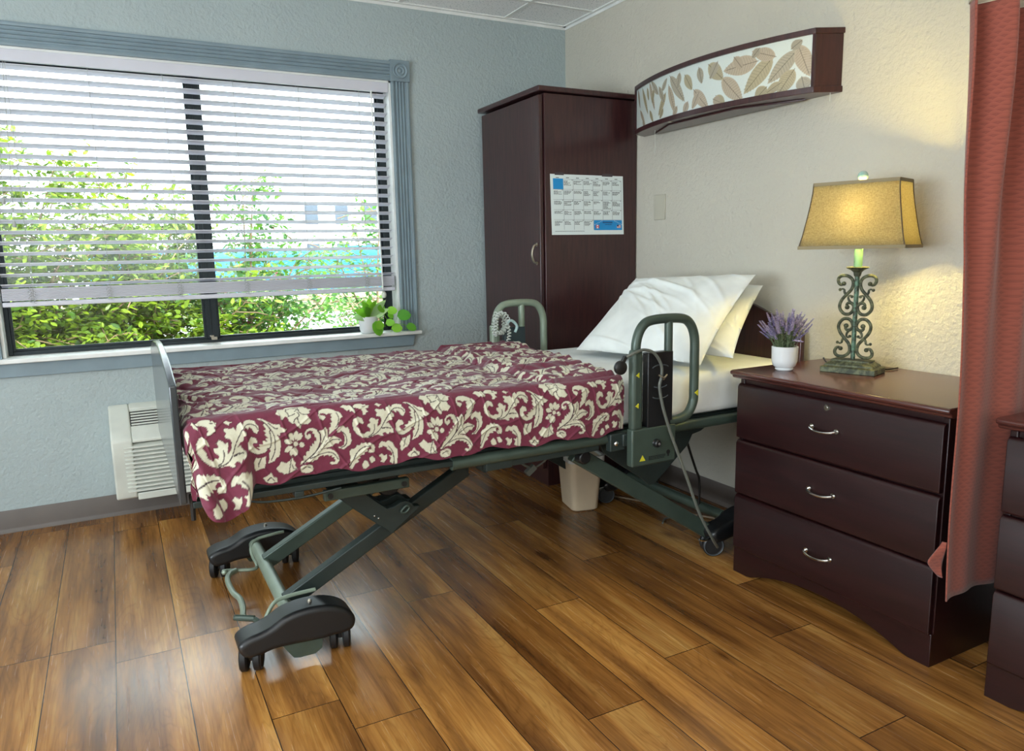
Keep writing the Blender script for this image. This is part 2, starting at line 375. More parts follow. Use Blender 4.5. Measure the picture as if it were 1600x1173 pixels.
def np_mesh(name, V, quads, mat, parent, colors=None):
    org = np.array(rootloc(parent)) if parent is not None else np.array(((V[:, 0].min()+V[:, 0].max())/2, (V[:, 1].min()+V[:, 1].max())/2, V[:, 2].min()))
    me = bpy.data.meshes.new(name); me.vertices.add(len(V)); me.vertices.foreach_set('co', (V-org).astype(np.float32).ravel())
    me.loops.add(quads.size); me.loops.foreach_set('vertex_index', quads.astype(np.int32).ravel())
    me.polygons.add(len(quads)); me.polygons.foreach_set('loop_start', np.arange(0, quads.size, 4, dtype=np.int32)); me.polygons.foreach_set('use_smooth', np.ones(len(quads), bool))
    me.update(calc_edges=True); me.materials.append(mat)
    if colors is not None:
        ca = me.color_attributes.new('pattern', 'FLOAT_COLOR', 'POINT'); ca.data.foreach_set('color', np.concatenate([colors, np.ones((len(V), 1))], 1).astype(np.float32).ravel())
    o = bpy.data.objects.new(name, me); C.objects.link(o)
    if parent is None: o.location = org
    else: o.parent = parent
    return o
def gridq(nu, nv, cu=False):
    i, j = np.meshgrid(np.arange(nu-(0 if cu else 1)), np.arange(nv-1)); a = j*nu+i; b = j*nu+(i+1) % nu
    return np.stack([a, b, b+nu, a+nu], -1).reshape(-1, 4)
def sstep(a, b, x): t = np.clip((x-a)/(b-a), 0, 1); return t*t*(3-2*t)
# ------------------------------------------------ room shell
XL, YN, H = -4.9, -5.6, 2.44
def struct(name, mb, mat, parent=None, **k): return setp(mb.build(name, mat, parent, **k), kind='structure' if parent is None else None)
# floor of staggered planks
PW, PL = 0.1778, 1.22
joints = {-2: -1.31, -3: -1.66, -1: -1.31, 0: -1.46, 1: -1.41, 2: -1.975, 3: -0.9, 4: -1.385, 5: -1.53, 6: -2.38, 7: -1.8, 8: -2.25, 9: -2.767, 10: -1.1, 11: -2.0, 12: -1.5, 13: -2.3}
vs, fs, uvs, cols = [], [], [], []
k0 = int((XL+2.512)/PW)-2
for k in range(k0, 15):
    xa = max(-2.512+k*PW, XL); xb = min(-2.512+(k+1)*PW, 0.0)
    if xb <= xa: continue
    j = joints.get(k, -random.uniform(0, 1.2)); y = j-PL*math.ceil((j-YN)/PL)
    while y < 0:
        ya, yb = max(y, YN), min(y+PL, 0.0)
        if yb > ya:
            b = len(vs); vs += [(xa, ya, 0), (xb, ya, 0), (xb, yb, 0), (xa, yb, 0)]; fs.append((b, b+1, b+2, b+3))
            c = (random.random(), random.random(), random.random(), 1); cols.append(c); uvs.append((xa, xb, ya, yb))
        y += PL
# each plank is split so its edge distances interpolate: a centre line and two end strips
V, F, U, CO = [], [], [], []
for (xa, xb, ya, yb), c in zip(uvs, cols):
    xm, ym = (xa+xb)/2, (ya+yb)/2; xs_, ys_ = (xa, xm, xb), (ya, ym, yb)
    for i in range(2):
        for jj in range(2):
            b = len(V); q = [(xs_[i], ys_[jj]), (xs_[i+1], ys_[jj]), (xs_[i+1], ys_[jj+1]), (xs_[i], ys_[jj+1])]
            V += [(x, y, 0) for x, y in q]; F.append((b, b+1, b+2, b+3)); U += [(min(x-xa, xb-x), min(y-ya, yb-y)) for x, y in q]; CO += [c]*4
me = bpy.data.meshes.new('floor'); me.from_pydata(V, [], F); me.materials.append(M['floor'])
ul = me.uv_layers.new(name='UVMap'); ul.data.foreach_set('uv', np.array(U, np.float32).ravel())
ca = me.color_attributes.new('plank', 'FLOAT_COLOR', 'CORNER'); ca.data.foreach_set('color', np.array(CO, np.float32).ravel())
fl = bpy.data.objects.new('floor', me); C.objects.link(fl); fl['kind'] = 'structure'
# walls
WX0, WX1, WZ0, WZ1 = -2.86, -1.06, 0.75, 2.06
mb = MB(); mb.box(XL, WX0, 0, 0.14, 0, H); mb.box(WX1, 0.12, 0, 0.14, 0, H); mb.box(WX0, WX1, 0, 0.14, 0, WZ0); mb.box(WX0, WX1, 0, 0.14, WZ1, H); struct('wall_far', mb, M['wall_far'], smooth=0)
struct('wall_right', MB().box(0, 0.12, YN, 0, 0, H), M['wall'], smooth=0)
struct('wall_left', MB().box(XL-0.12, XL, YN, 0.14, 0, H), M['wall'], smooth=0)
struct('wall_near', MB().box(XL-0.12, 0.12, YN-0.12, YN, 0, H), M['wall'], smooth=0)
struct('ceiling', MB().box(XL-0.12, 0.12, YN-0.12, 0.14, H, H+0.1), M['tile'], smooth=0)
mb = MB()
x = -0.39
while x > XL: mb.box(x-0.012, x+0.012, YN, 0, H-0.004, H+0.001); x -= 0.61
y = -0.30
while y > YN: mb.box(XL, 0, y-0.012, y+0.012, H-0.0045, H+0.001); y -= 0.61
struct('trim_1', mb, M['white'], smooth=0)
mb = MB(); mb.box(XL, 0, -0.022, 0, H-0.006, H); mb.box(-0.022, 0, YN, 0, H-0.006, H); mb.box(XL, 0, -0.003, 0, H-0.02, H); mb.box(-0.003, 0, YN, 0, H-0.02, H); struct('trim_2', mb, M['white'], smooth=0)
def bprof(t): return [(0, 0), (t*2.6, 0), (t*2.6, 0.004), (t*1.2, 0.014), (t, 0.02), (t, 0.096), (t*0.5, 0.101), (0, 0.101)]
mb = MB(); mb.prism([(-a, b) for a, b in bprof(0.005)], 'x', XL, -0.001); struct('baseboard_far', mb, M['base'])
mb = MB(); mb.prism([(-a, b) for a, b in bprof(0.005)], 'y', YN, -0.001); struct('baseboard_right', mb, M['base'])
# window
win = bpy.data.objects.new('window_1', None); C.objects.link(win); win.location = (-1.96, 0.07, 0.75); win['kind'] = 'structure'
mb = MB(); mb.box(WX0, WX0+0.012, 0, 0.138, WZ0+0.02, WZ1); mb.box(WX1-0.012, WX1, 0, 0.138, WZ0+0.02, WZ1); mb.box(WX0, WX1, 0, 0.138, WZ1-0.012, WZ1); mb.build('window_jamb', M['white'], win, bevel=0.001)
mb = MB(); mb.box(-2.98, -0.957, -0.048, 0.0, 0.752, 0.772); mb.box(WX0, WX1, 0.0, 0.138, 0.752, 0.772); mb.build('window_sill', M['white'], win, bevel=0.004, seg=3)
mb = MB(); mb.prism([(-2.96, 0.752), (-2.955, 0.69), (-1.0, 0.69), (-0.985, 0.752)], 'y', -0.018, -0.0005); mb.build('sill_apron', M['trim'], win, bevel=0.002)
def flute(w, n=4):
    p = [(0, 0), (0, 0.017)]; e = 0.014; p.append((e*0.5, 0.019)); p.append((e, 0.017)); s_ = (w-2*e)/n
    for i in range(n):
        a = e+i*s_; p += [(a+s_*0.12, 0.010), (a+s_*0.5, 0.008), (a+s_*0.80, 0.010), (a+s_*0.92, 0.017), (a+s_*0.999, 0.017)]
    p += [(w-e*0.5, 0.019), (w, 0.017), (w, 0)]
    return p
fp = flute(0.094)
mb = MB(); mb.prism([(-d, 2.058+a) for a, d in fp], 'x', WX0, WX1); mb.build('window_casing', M['trim'], win, smooth=20)
for xa in (-1.060, -2.956):
    mb = MB(); mb.prism([(xa+a, -d) for a, d in fp], 'z', 0.772, 2.056); mb.build('window_casing', M['trim'], win, smooth=20)
    mb = MB(); cx, cz = xa+0.047, 2.107; mb.box(cx-0.052, cx+0.052, -0.024, -0.0005, cz-0.052, cz+0.052)
    mb.lathe([(0.040, 0.024), (0.038, 0.030), (0.034, 0.030), (0.030, 0.0255), (0.024, 0.0255), (0.021, 0.030), (0.017, 0.030), (0.013, 0.0255), (0.009, 0.027), (0.005, 0.032), (0.0005, 0.033)], (cx, 0, cz), 28, 'y')
    for i in range(8, len(mb.v)): v = mb.v[i]; mb.v[i] = (v[0], -v[1], v[2])
    mb.build('rosette_block', M['trim'], win, bevel=0.0012)
fy0, fy1 = 0.085, 0.125
mb = MB(); f = 0.034; fb = 0.018; a0, a1, b0, b1 = WX0+0.012, WX1-0.012, 0.772, WZ1-0.012
mb.box(a0, a0+fb, fy0, fy1, b0, b1); mb.box(a1-f, a1, fy0, fy1, b0, b1); mb.box(a0+fb, a1-f, fy0, fy1, b0, b0+fb); mb.box(a0+fb, a1-f, fy0, fy1, b1-f, b1); mb.build('window_frame', M['alu'], win, bevel=0.002)
mb = MB(); mb.box(-2.030, -1.976, fy0-0.008, fy1-0.002, b0+fb, b1-f); mb.box(-2.010, -2.004, fy0-0.012, fy0-0.008, b0+fb, b1-f); mb.build('mullion', M['alu'], win, bevel=0.002)
for xa, xb, yy in ((a0+fb, -2.03, fy0+0.006), (-1.976, a1-f, fy0+0.02)):
    mb = MB(); g = 0.011; za, zb = b0+fb, b1-f
    mb.box(xa, xa+g, yy, yy+0.014, za, zb); mb.box(xb-g, xb, yy, yy+0.014, za, zb); mb.box(xa+g, xb-g, yy, yy+0.014, za, za+g); mb.box(xa+g, xb-g, yy, yy+0.014, zb-g, zb)
    s_ = mb.build('sash', M['alu'], win, bevel=0.001)
    MB().box(xa+g-0.003, xb-g+0.003, yy+0.005, yy+0.009, za+g-0.003, zb-g+0.003).build('glass_pane', M['glass'], s_, smooth=0)
mb = MB(); mb.box(-2.012, -1.985, 0.066, 0.078, 0.785, 0.80); mb.box(-2.018, -2.0, 0.060, 0.078, 0.80, 0.808); mb.build('sash_latch', M['brass'], win, bevel=0.001)
# ------------------------------------------------ venetian blind
BX0, BX1, BY = -2.842, -1.078, 0.028
bl = thing('venetian_blind', (-1.96, BY, 0.99), 'wide white horizontal slat blind lowered most of the way over the window', 'blind')
mb = MB(); mb.box(BX0, BX1, BY-0.024, BY+0.026, 2.008, 2.046); mb.build('headrail', M['slat'], bl, bevel=0.002)
mb = MB(); mb.box(BX0-0.004, BX1+0.004, BY-0.030, BY-0.0255, 2.0, 2.0475); mb.build('valance', M['slat'], bl, bevel=0.001)
cords = [-2.722, -2.424, -2.131, -1.832, -1.531, -1.230]
sp = 0.0452; zt = 1.985; n = 21
def slat_mb(z, tilt=0.24, w=0.05):
    mb = MB(); pr = []
    for i in range(7):
        a = (i/6-0.5)*w; pr.append((a, 0.0022*(1-(2*i/6-1)**2)))
    prof = pr+[(a, h-0.0034) for a, h in pr[::-1]]; ct, st = math.cos(tilt), math.sin(tilt)
    mb.prism([(BY+a*ct+h*st, z-a*st+h*ct) for a, h in prof], 'x', BX0+0.006, BX1-0.006); return mb
for i in range(n): slat_mb(zt-i*sp).build('slat', M['slat'], bl, smooth=40)
zb = zt-n*sp+0.012
for i in range(10): slat_mb(1.066-i*0.0052, 0.02).build('stacked_slat', M['slat'], bl, smooth=40)
mb = MB(); mb.box(BX0+0.004, BX1-0.004, BY-0.026, BY+0.026, 0.990, 1.010); mb.build('bottom_rail', M['slat'], bl, bevel=0.004)
for x in cords:
    mb = MB()
    for yy in (BY-0.0268, BY+0.0268): mb.tube([(x, yy, 2.008), (x, yy, 1.005)], 0.0009, 5)
    for i in range(5): mb.tube(catmull([(x-0.004, BY-0.027, 1.075-i*0.012), (x-0.014-0.004*(i % 2), BY-0.033, 1.065-i*0.014), (x+0.008, BY-0.034, 1.052-i*0.012), (x+0.002, BY-0.027, 1.045-i*0.010)], 4), 0.0009, 5)
    mb.build('ladder_cord', M['cord'], bl)
mb = MB(); mb.tube([(-1.168, BY-0.036, 2.0), (-1.155, BY-0.040, 1.0)], 0.0042, 8); mb.build('tilt_wand', M['white'], bl)
for x, za in ((-2.785, 1.44), (-2.757, 1.345)):
    mb = MB(); mb.tube([(x+0.03, BY-0.034, 2.0), (x, BY-0.038, za)], 0.0011, 5); c_ = mb.build('pull_cord', M['cord'], bl)
    MB().lathe([(0.003, 0.030), (0.006, 0.022), (0.008, 0.004), (0.006, 0)], (x, BY-0.038, za-0.02), 12).build('tassel', M['cord'], c_)
mb = MB(); mb.tube([(-1.150, BY-0.040, 1.005), (-1.150, BY-0.042, 0.978)], 0.0010, 5); c_ = mb.build('pull_cord', M['cord'], bl)
mb = MB(); mb.lathe([(0.004, 0.034), (0.012, 0.026), (0.014, 0.012), (0.009, 0)], (-1.152, BY-0.042, 0.955), 12); mb.build('tassel', M['white_plastic'], c_)
# ------------------------------------------------ wall air conditioner
ac = thing('wall_air_conditioner', (-1.955, -0.10, 0.115), 'off-white louvered heating and cooling unit on the wall under the window', 'air conditioner')
AX0, AX1 = -2.488, -1.42
side = [(-0.002, 0.118), (-0.205, 0.128), (-0.212, 0.14), (-0.196, 0.392), (-0.180, 0.412), (-0.03, 0.516), (-0.015, 0.523), (-0.002, 0.525)]
mb = MB()
mb.prism([(-0.002, 0.12), (-0.17, 0.13), (-0.165, 0.372), (-0.155, 0.38), (-0.03, 0.475), (-0.002, 0.49)], 'x', AX0+0.012, AX1-0.012); mb.build('core', M['dark'], ac)
mb = MB()
mb.prism(side, 'x', AX0, AX0+0.085); mb.build('end_cap', M['white_plastic'], ac, bevel=0.008, seg=3)
mb = MB(); mb.prism(side, 'x', AX1-0.085, AX1); mb.build('end_cap', M['white_plastic'], ac, bevel=0.008, seg=3)
mb = MB(); mb.box(AX0+0.085, AX1-0.085, -0.210, -0.002, 0.118, 0.150); mb.box(AX0+0.085, AX1-0.085, -0.198, -0.002, 0.378, 0.392); mb.build('lower_rail', M['white_plastic'], ac, bevel=0.004)
for i in range(12):
    z = 0.163+i*0.0178; yy = -0.2115+i*0.0011
    yy -= 0.003; MB().prism([(yy, z-0.0055), (yy+0.030, z+0.010), (yy+0.030, z+0.0125), (yy, z+0.0015)], 'x', AX0+0.048, AX1-0.048).build('louver', M['white_plastic'], ac, bevel=0.001)
mb = MB(); mb.prism([(-0.196, 0.392), (-0.180, 0.412), (-0.135, 0.443), (-0.130, 0.430), (-0.18, 0.38)], 'x', AX0+0.085, AX1-0.085); mb.build('control_door', M['white_plastic'], ac, bevel=0.002)
mb = MB(); mb.prism([(-0.045, 0.506), (-0.03, 0.516), (-0.002, 0.525), (-0.002, 0.50), (-0.045, 0.49)], 'x', AX0+0.085, AX1-0.085); mb.build('back_rail', M['white_plastic'], ac, bevel=0.002)
for i in range(6):
    a = i/5; yy = -0.124+a*0.070; zz = 0.447+a*0.050
    MB().prism([(yy-0.003, zz-0.003), (yy+0.003, zz+0.001), (yy+0.002, zz+0.004), (yy-0.004, zz)], 'x', AX0+0.088, AX1-0.088).build('top_grille_fin', M['white_plastic'], ac)
# ------------------------------------------------ wardrobe
wd = thing('wardrobe', (-0.285, -0.365, 0), 'tall dark cherry wardrobe with one door standing in the corner', 'wardrobe')
y0, y1 = -0.68, -0.052
mb = MB(); mb.box(-0.548, -0.006, y0, y1, 0.0, 1.915); mb.build('body', M['ward'], wd, bevel=0.002)
mb = MB(); mb.box(-0.590, -0.004, y0-0.018, y1+0.010, 1.920, 1.944); mb.build('top_board', M['ward'], wd, bevel=0.006, seg=3)
d = MB().box(-0.572, -0.552, y0+0.010, y1-0.004, 0.09, 1.908).build('door', M['ward'], wd, bevel=0.003)
mb = MB(); mb.tube(catmull([(-0.572, -0.640, 1.125), (-0.592, -0.641, 1.133), (-0.604, -0.643, 1.17), (-0.592, -0.641, 1.207), (-0.572, -0.640, 1.215)], 6), 0.0055, 10); mb.lathe([(0.009, 0), (0.008, 0.004)], (-0.576, -0.640, 1.125), 12, 'x'); mb.lathe([(0.009, 0), (0.008, 0.004)], (-0.576, -0.640, 1.215), 12, 'x'); mb.build('handle', M['brass'], d)
# ------------------------------------------------ calendar sheet
cal = thing('wall_calendar', (-0.303, -0.6815, 1.259), 'white monthly calendar sheet with blue boxes taped to the wardrobe side', 'calendar')
def CP(u, v, d=0.0): # u 0..1 to the right, v 0..1 up
    x = -0.521+u*0.428+(1-v)*0.008; z = 1.2595+v*0.287; return (x, -0.6812-d, z)
def crect(mb, u0, u1, v0, v1, d): 
    return mb.add([CP(u0, v0, d), CP(u1, v0, d), CP(u1, v1, d), CP(u0, v1, d), CP(u0, v0, d+0.0002), CP(u1, v0, d+0.0002), CP(u1, v1, d+0.0002), CP(u0, v1, d+0.0002)], [(0, 3, 2, 1), (4, 5, 6, 7), (0, 1, 5, 4), (1, 2, 6, 5), (2, 3, 7, 6), (3, 0, 4, 7)])
crect(MB(), 0, 1, 0, 1, 0.0001).build('paper', M['paper'], cal, smooth=0)
cu = [0.035+i*0.134 for i in range(8)]; cv = [0.085+i*0.167 for i in range(6)]
mb = MB()
for i in range(1, 8): crect(mb, cu[i]-0.0015, cu[i]+0.0015, cv[0] if i < 5 else cv[1], cv[5], 0.0006)
for i in range(1, 6): crect(mb, cu[0] if i < 5 else cu[1], cu[7], cv[i]-0.0018, cv[i]+0.0018, 0.0006)
mb.build('printed_grid', M['ink'], cal, smooth=0)
mb = MB()
for c_ in range(7):
    crect(mb, cu[c_]+0.04, cu[c_]+0.08, 0.94, 0.95, 0.0006)
    for r_ in range(5):
        if (c_ == 0 and r_ == 4) or (c_ >= 4 and r_ == 0): continue
        top = cv[r_+1]-0.028; nl = 8 if (c_, r_) == (5, 2) else random.choice((3, 4, 4, 5))
        crect(mb, cu[c_+1]-0.018, cu[c_+1]-0.008, top+0.012, top+0.022, 0.0006)
        for l_ in range(nl):
            v_ = top-l_*0.0165; u_ = cu[c_]+0.008; e_ = u_+random.uniform(0.05, 0.115 if l_ else 0.12)
            while u_ < e_-0.012:
                w_ = random.uniform(0.008, 0.026); crect(mb, u_, min(u_+w_, e_), v_-0.0042, v_+0.0042, 0.0006); u_ += w_+0.005
for k in range(16): crect(mb, 0.045+k*0.025, 0.045+k*0.025+0.02, 0.056, 0.063, 0.0006)
setp(mb.build('printed_text', M['ink_dark'], cal, smooth=0), kind='stuff')
crect(MB(), 0.035, 0.169, 0.755, 0.93, 0.0008).build('blue_box', M['blue'], cal, smooth=0)
bb = crect(MB(), 0.575, 0.975, 0.075, 0.245, 0.0008).build('blue_banner', M['blue'], cal, smooth=0)
mb = MB(); crect(mb, 0.60, 0.645, 0.105, 0.165, 0.0014); mb.build('flag', M['paper'], bb, smooth=0)
mb = MB(); crect(mb, 0.60, 0.611, 0.105, 0.165, 0.002); crect(mb, 0.634, 0.645, 0.105, 0.165, 0.002); crect(mb, 0.617, 0.628, 0.125, 0.146, 0.002); mb.build('flag_red', M['red'], bb, smooth=0)
mb = MB(); crect(mb, 0.90, 0.955, 0.11, 0.165, 0.0014); mb.build('flag', M['paper'], bb, smooth=0)
mb = MB(); crect(mb, 0.90, 0.924, 0.138, 0.165, 0.0022); mb.build('flag_canton', M['navy'], bb, smooth=0)
mb = MB(); [crect(mb, 0.90, 0.955, 0.112+k*0.011, 0.117+k*0.011, 0.002) for k in range(5)]; mb.build('flag_stripes', M['red'], bb, smooth=0)
mb = MB(); [crect(mb, 0.70+k*0.02, 0.714+k*0.02, 0.195, 0.218, 0.0014) for k in range(7)]; [crect(mb, 0.73+k*0.014, 0.74+k*0.014, 0.165, 0.176, 0.0014) for k in range(7)]; mb.build('banner_text', M['navy'], bb, smooth=0)
mb = MB()
for k in range(6):
    u_ = 0.585+k*0.02; v_ = 0.165+0.012*k; crect(mb, u_, u_+0.006, v_, v_+0.014, 0.0014)
mb.build('string_lights', M['paper'], bb, smooth=0); mb = MB()
for k in range(6): u_ = 0.965-k*0.02; v_ = 0.165+0.012*k; crect(mb, u_, u_+0.006, v_, v_+0.014, 0.0014)
mb.build('string_lights', M['paper'], bb, smooth=0)
for u_, w_ in ((0.06, 0.12), (0.70, 0.15)): crect(MB(), u_, u_+w_, 0.985, 1.03, 0.0012).build('tape', M['tape'], cal, smooth=0)
# ------------------------------------------------ light switch blank, wall light
wp = MB().box(-0.007, -0.0005, -0.906, -0.822, 1.324, 1.446).build('wall_plate', simple('beige_wall_plate', 'b9b5a4', 0.4, var=0), bevel=0.003); setp(wp, 'blank beige wall plate beside the wardrobe, above the pillows', 'wall plate')
wl = thing('wall_light', (-0.10, -1.31, 1.735), 'long bow-fronted wall light with dark wood frame and leaf-print panel', 'wall light')
LY0, LY1 = -1.84, -0.78
def lx(y): return -0.092-0.105*(1-((y+1.31)/0.53)**2)
def bow(mb, z0, z1, off, thick=None, n=40):
    ys = [LY0+(LY1-LY0)*i/n for i in range(n+1)]
    if thick is None: poly = [(lx(y)-off, y) for y in ys]+[(-0.0015, -0.735), (-0.0015, -1.89)]
    else: poly = [(lx(y)-off, y) for y in ys]+[(lx(y)-off+thick, y) for y in ys[::-1]]
    mb.prism(poly, 'z', z0, z1)
mb = MB(); bow(mb, 1.938, 1.958, 0.006); mb.build('top_board', M['ward'], wl, bevel=0.002)
mb = MB(); bow(mb, 1.735, 1.757, 0.004); mb.build('bottom_board', M['ward'], wl, bevel=0.002)
for (ya, yb) in ((LY0, -1.884), (LY1, -0.741)):
    mb = MB(); p = [(-0.090, ya), (-0.002, yb), (-0.002, yb+(0.012 if yb < -1.3 else -0.012)), (-0.090, ya+(0.014 if yb < -1.3 else -0.014))]; mb.prism(p, 'z', 1.757, 1.938); mb.build('end_panel', M['ward'], wl, bevel=0.001)
LEAF= [(-1.624, 1.885, -1.47, 1.877, 0.036), (-1.684, 1.887, -1.568, 1.773, 0.034), (-1.774, 1.895, -1.667, 1.794, 0.03), (-1.776, 1.912, -1.822, 1.794, 0.03), (-1.766, 1.829, -1.706, 1.745, 0.03), (-1.793, 1.798, -1.809, 1.739, 0.027), (-1.695, 1.887, -1.598, 1.925, 0.025), (-1.664, 1.784, -1.617, 1.743, 0.027), (-1.752, 1.902, -1.791, 1.927, 0.019), (-1.464, 1.853, -1.565, 1.746, 0.033), (-1.392, 1.919, -1.471, 1.846, 0.03), (-1.337, 1.919, -1.357, 1.851, 0.019), (-1.309, 1.836, -1.397, 1.745, 0.025), (-1.25, 1.907, -1.3, 1.838, 0.022), (-1.144, 1.924, -1.253, 1.799, 0.025), (-1.133, 1.889, -1.188, 1.756, 0.019), (-1.11, 1.863, -1.048, 1.773, 0.018), (-1.046, 1.869, -0.972, 1.942, 0.016), (-0.956, 1.939, -1.013, 1.805, 0.015), (-0.871, 1.931, -0.944, 1.798, 0.013), (-0.811, 1.937, -0.844, 1.843, 0.011), (-0.844, 1.836, -0.911, 1.757, 0.012), (-0.96, 1.814, -0.999, 1.755, 0.012), (-1.078, 1.875, -1.12, 1.923, 0.015), (-1.273, 1.796, -1.245, 1.746, 0.019), (-1.435, 1.79, -1.482, 1.737, 0.022)]
LEAF += [(-1.05, 1.90, -1.10, 1.82, 0.016), (-1.20, 1.79, -1.17, 1.75, 0.016), (-1.0, 1.90, -0.985, 1.84, 0.014), (-1.44, 1.92, -1.40, 1.86, 0.02), (-1.52, 1.92, -1.56, 1.87, 0.02), (-1.72, 1.79, -1.66, 1.76, 0.018), (-1.215, 1.925, -1.20, 1.86, 0.018), (-1.34, 1.82, -1.30, 1.76, 0.02), (-0.93, 1.92, -0.95, 1.86, 0.012), (-0.88, 1.79, -0.90, 1.75, 0.012), (-1.42, 1.78, -1.46, 1.76, 0.018), (-1.09, 1.80, -1.06, 1.76, 0.014), (-1.63, 1.93, -1.60, 1.90, 0.016)]
res = 0.001; W_, H_ = 1100, 190; img = np.zeros((H_, W_, 3)); img[:] = lin('cfd8d2')[:3]
for k, (ya, za, yb, zb_, hw) in enumerate(LEAF):
    a = np.array((-ya-0.76, za-1.75)); b = np.array((-yb-0.76, zb_-1.75)); d_ = b-a; L_ = np.hypot(*d_); nn = np.array((-d_[1], d_[0]))/L_
    ts = np.linspace(0, 1, 15); prof = np.sin(np.pi*ts**0.8)**0.85*hw*0.98
    poly = [a+d_*t+nn*w_ for t, w_ in zip(ts, prof)]+[a+d_*t-nn*w_ for t, w_ in zip(ts[::-1], prof[::-1])]
    c_ = np.array(lin(('b3a58f', 'aba183', 'a8a08c')[k % 3])[:3]); fill_poly(img, poly, c_, 0, 0, res)
    for t in np.linspace(0.1, 0.85, 11):
        w_ = np.interp(t, ts, prof)
        for s_ in (-1, 1): stroke(img, [tuple(a+d_*t), tuple(a+d_*(t+0.07)+nn*s_*w_*0.9)], c_*0.60, 0.0014, 0, 0, res)
    stroke(img, [tuple(a-d_*0.03), tuple(b-d_*0.08)], c_*0.35, 0.0022, 0, 0, res)
nu, nv = 700, 122; U_, V_ = np.meshgrid(np.linspace(0, 1, nu), np.linspace(0, 1, nv)); yy = LY1-0.008-(LY1-LY0-0.016)*U_; zz = 1.757+0.181*V_
xx = -0.088-0.105*(1-((yy+1.31)/0.53)**2); col = sample(img, (-yy-0.76)/res, (zz-1.75)/res)
np_mesh('diffuser_panel', np.stack([xx, yy, zz], -1).reshape(-1, 3), gridq(nu, nv), M['leafpanel'], wl, col.reshape(-1, 3))
[MB().box(lx(y)-0.003, lx(y)+0.012, y-0.006, y+0.006, 1.757, 1.938).build('corner_post', M['ward'], wl) for y in (LY0+0.006, LY1-0.006)]
mb = MB(); mb.prism([(-0.15, -1.1), (-0.15, -1.5), (-0.03, -1.75), (-0.03, -0.85)], 'z', 1.728, 1.735); mb.build('lower_lens', M['ward'], wl, bevel=0.002)
MB().box(lx(-1.14)+0.0, lx(-1.14)+0.012, -1.155, -1.135, 1.731, 1.736).build('pull_switch', M['brass'], wl, bevel=0.001)
MB().tube(catmull([(-0.09, -0.93, 1.735), (-0.091, -0.931, 1.69), (-0.09, -0.934, 1.66), (-0.094, -0.93, 1.628)], 4), 0.0011, 6).build('pull_cord', M['white_plastic'], wl)
mb = MB(); mb.tube([(-0.03, -1.86, 1.735), (-0.03, -1.86, 1.705)], 0.0012, 6); mb.build('pull_cord', M['white_plastic'], wl)
# ------------------------------------------------ chests of drawers
def chest(name, y_hi, y_lo, label, lock=True):
    r = thing(name, (-0.25, (y_hi+y_lo)/2, 0), label, 'chest of drawers')
    a, b = y_lo+0.012, y_hi-0.012
    mb = MB(); mb.box(-0.468, -0.008, a, a+0.018, 0, 0.722); mb.box(-0.468, -0.008, b-0.018, b, 0, 0.722); mb.box(-0.462, -0.008, a+0.018, b-0.018, 0.10, 0.722)
    n_ = 20; w_ = (b-a); arch = [(a, 0.10), (a, 0), (a+0.065, 0)]
    for i in range(n_+1):
        t = i/n_; arch.append((a+0.085+(w_-0.17)*t, 0.062*math.sin(math.pi*t)**0.75 if 0 < t < 1 else 0.004))
    arch += [(b-0.065, 0), (b, 0), (b, 0.10)]; mb.prism(arch, 'x', -0.478, -0.462); mb.build('carcass', M['cherry_y'], r, bevel=0.002)
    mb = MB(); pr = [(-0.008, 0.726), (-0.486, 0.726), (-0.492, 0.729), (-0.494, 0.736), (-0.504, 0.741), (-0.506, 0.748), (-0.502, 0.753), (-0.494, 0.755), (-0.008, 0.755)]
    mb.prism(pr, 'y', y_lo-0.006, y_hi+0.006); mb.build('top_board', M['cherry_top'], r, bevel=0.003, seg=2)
    for k, (z0, z1) in enumerate(((0.512, 0.708), (0.306, 0.504), (0.098, 0.300))):
        mb = MB(); pr = [(-0.470, z0), (-0.484, z0), (-0.487, z0+0.004), (-0.487, z1-0.012), (-0.481, z1-0.003), (-0.476, z1), (-0.470, z1)]
        mb.prism(pr, 'y', a+0.004, b-0.004); d = mb.build('drawer', M['cherry_y'], r, bevel=0.002)
        ym = (a+b)/2; zc = (0.615, 0.409, 0.199)[k]; h = MB()
        h.tube(catmull([(-0.487, ym+0.046, zc+0.004), (-0.503, ym+0.046, zc+0.003), (-0.512, ym+0.025, zc-0.002), (-0.514, ym, zc-0.004), (-0.512, ym-0.025, zc-0.002), (-0.503, ym-0.046, zc+0.003), (-0.487, ym-0.046, zc+0.004)], 6), 0.0042, 10)
        for s_ in (-1, 1): h.lathe([(0.0085, 0), (0.007, 0.005), (0.003, 0.007)][::-1], (-0.4945, ym+s_*0.046, zc+0.004), 12, 'x')
        h.build('handle', M['chrome'], d)
        if k == 0 and lock:
            mb = MB(); mb.lathe([(0.0005, 0), (0.004, 0), (0.005, 0.001), (0.010, 0.001), (0.010, 0.006)], (-0.493, ym-0.005, 0.687), 16, 'x'); mb.build('lock', M['chrome'], d)
    return r
chest('nightstand', -1.888, -2.672, 'dark cherry three-drawer nightstand holding the lamp and lavender, beside the bed')
chest('nightstand', -2.800, -3.585, 'dark cherry chest of drawers partly hidden beyond the hanging curtain')
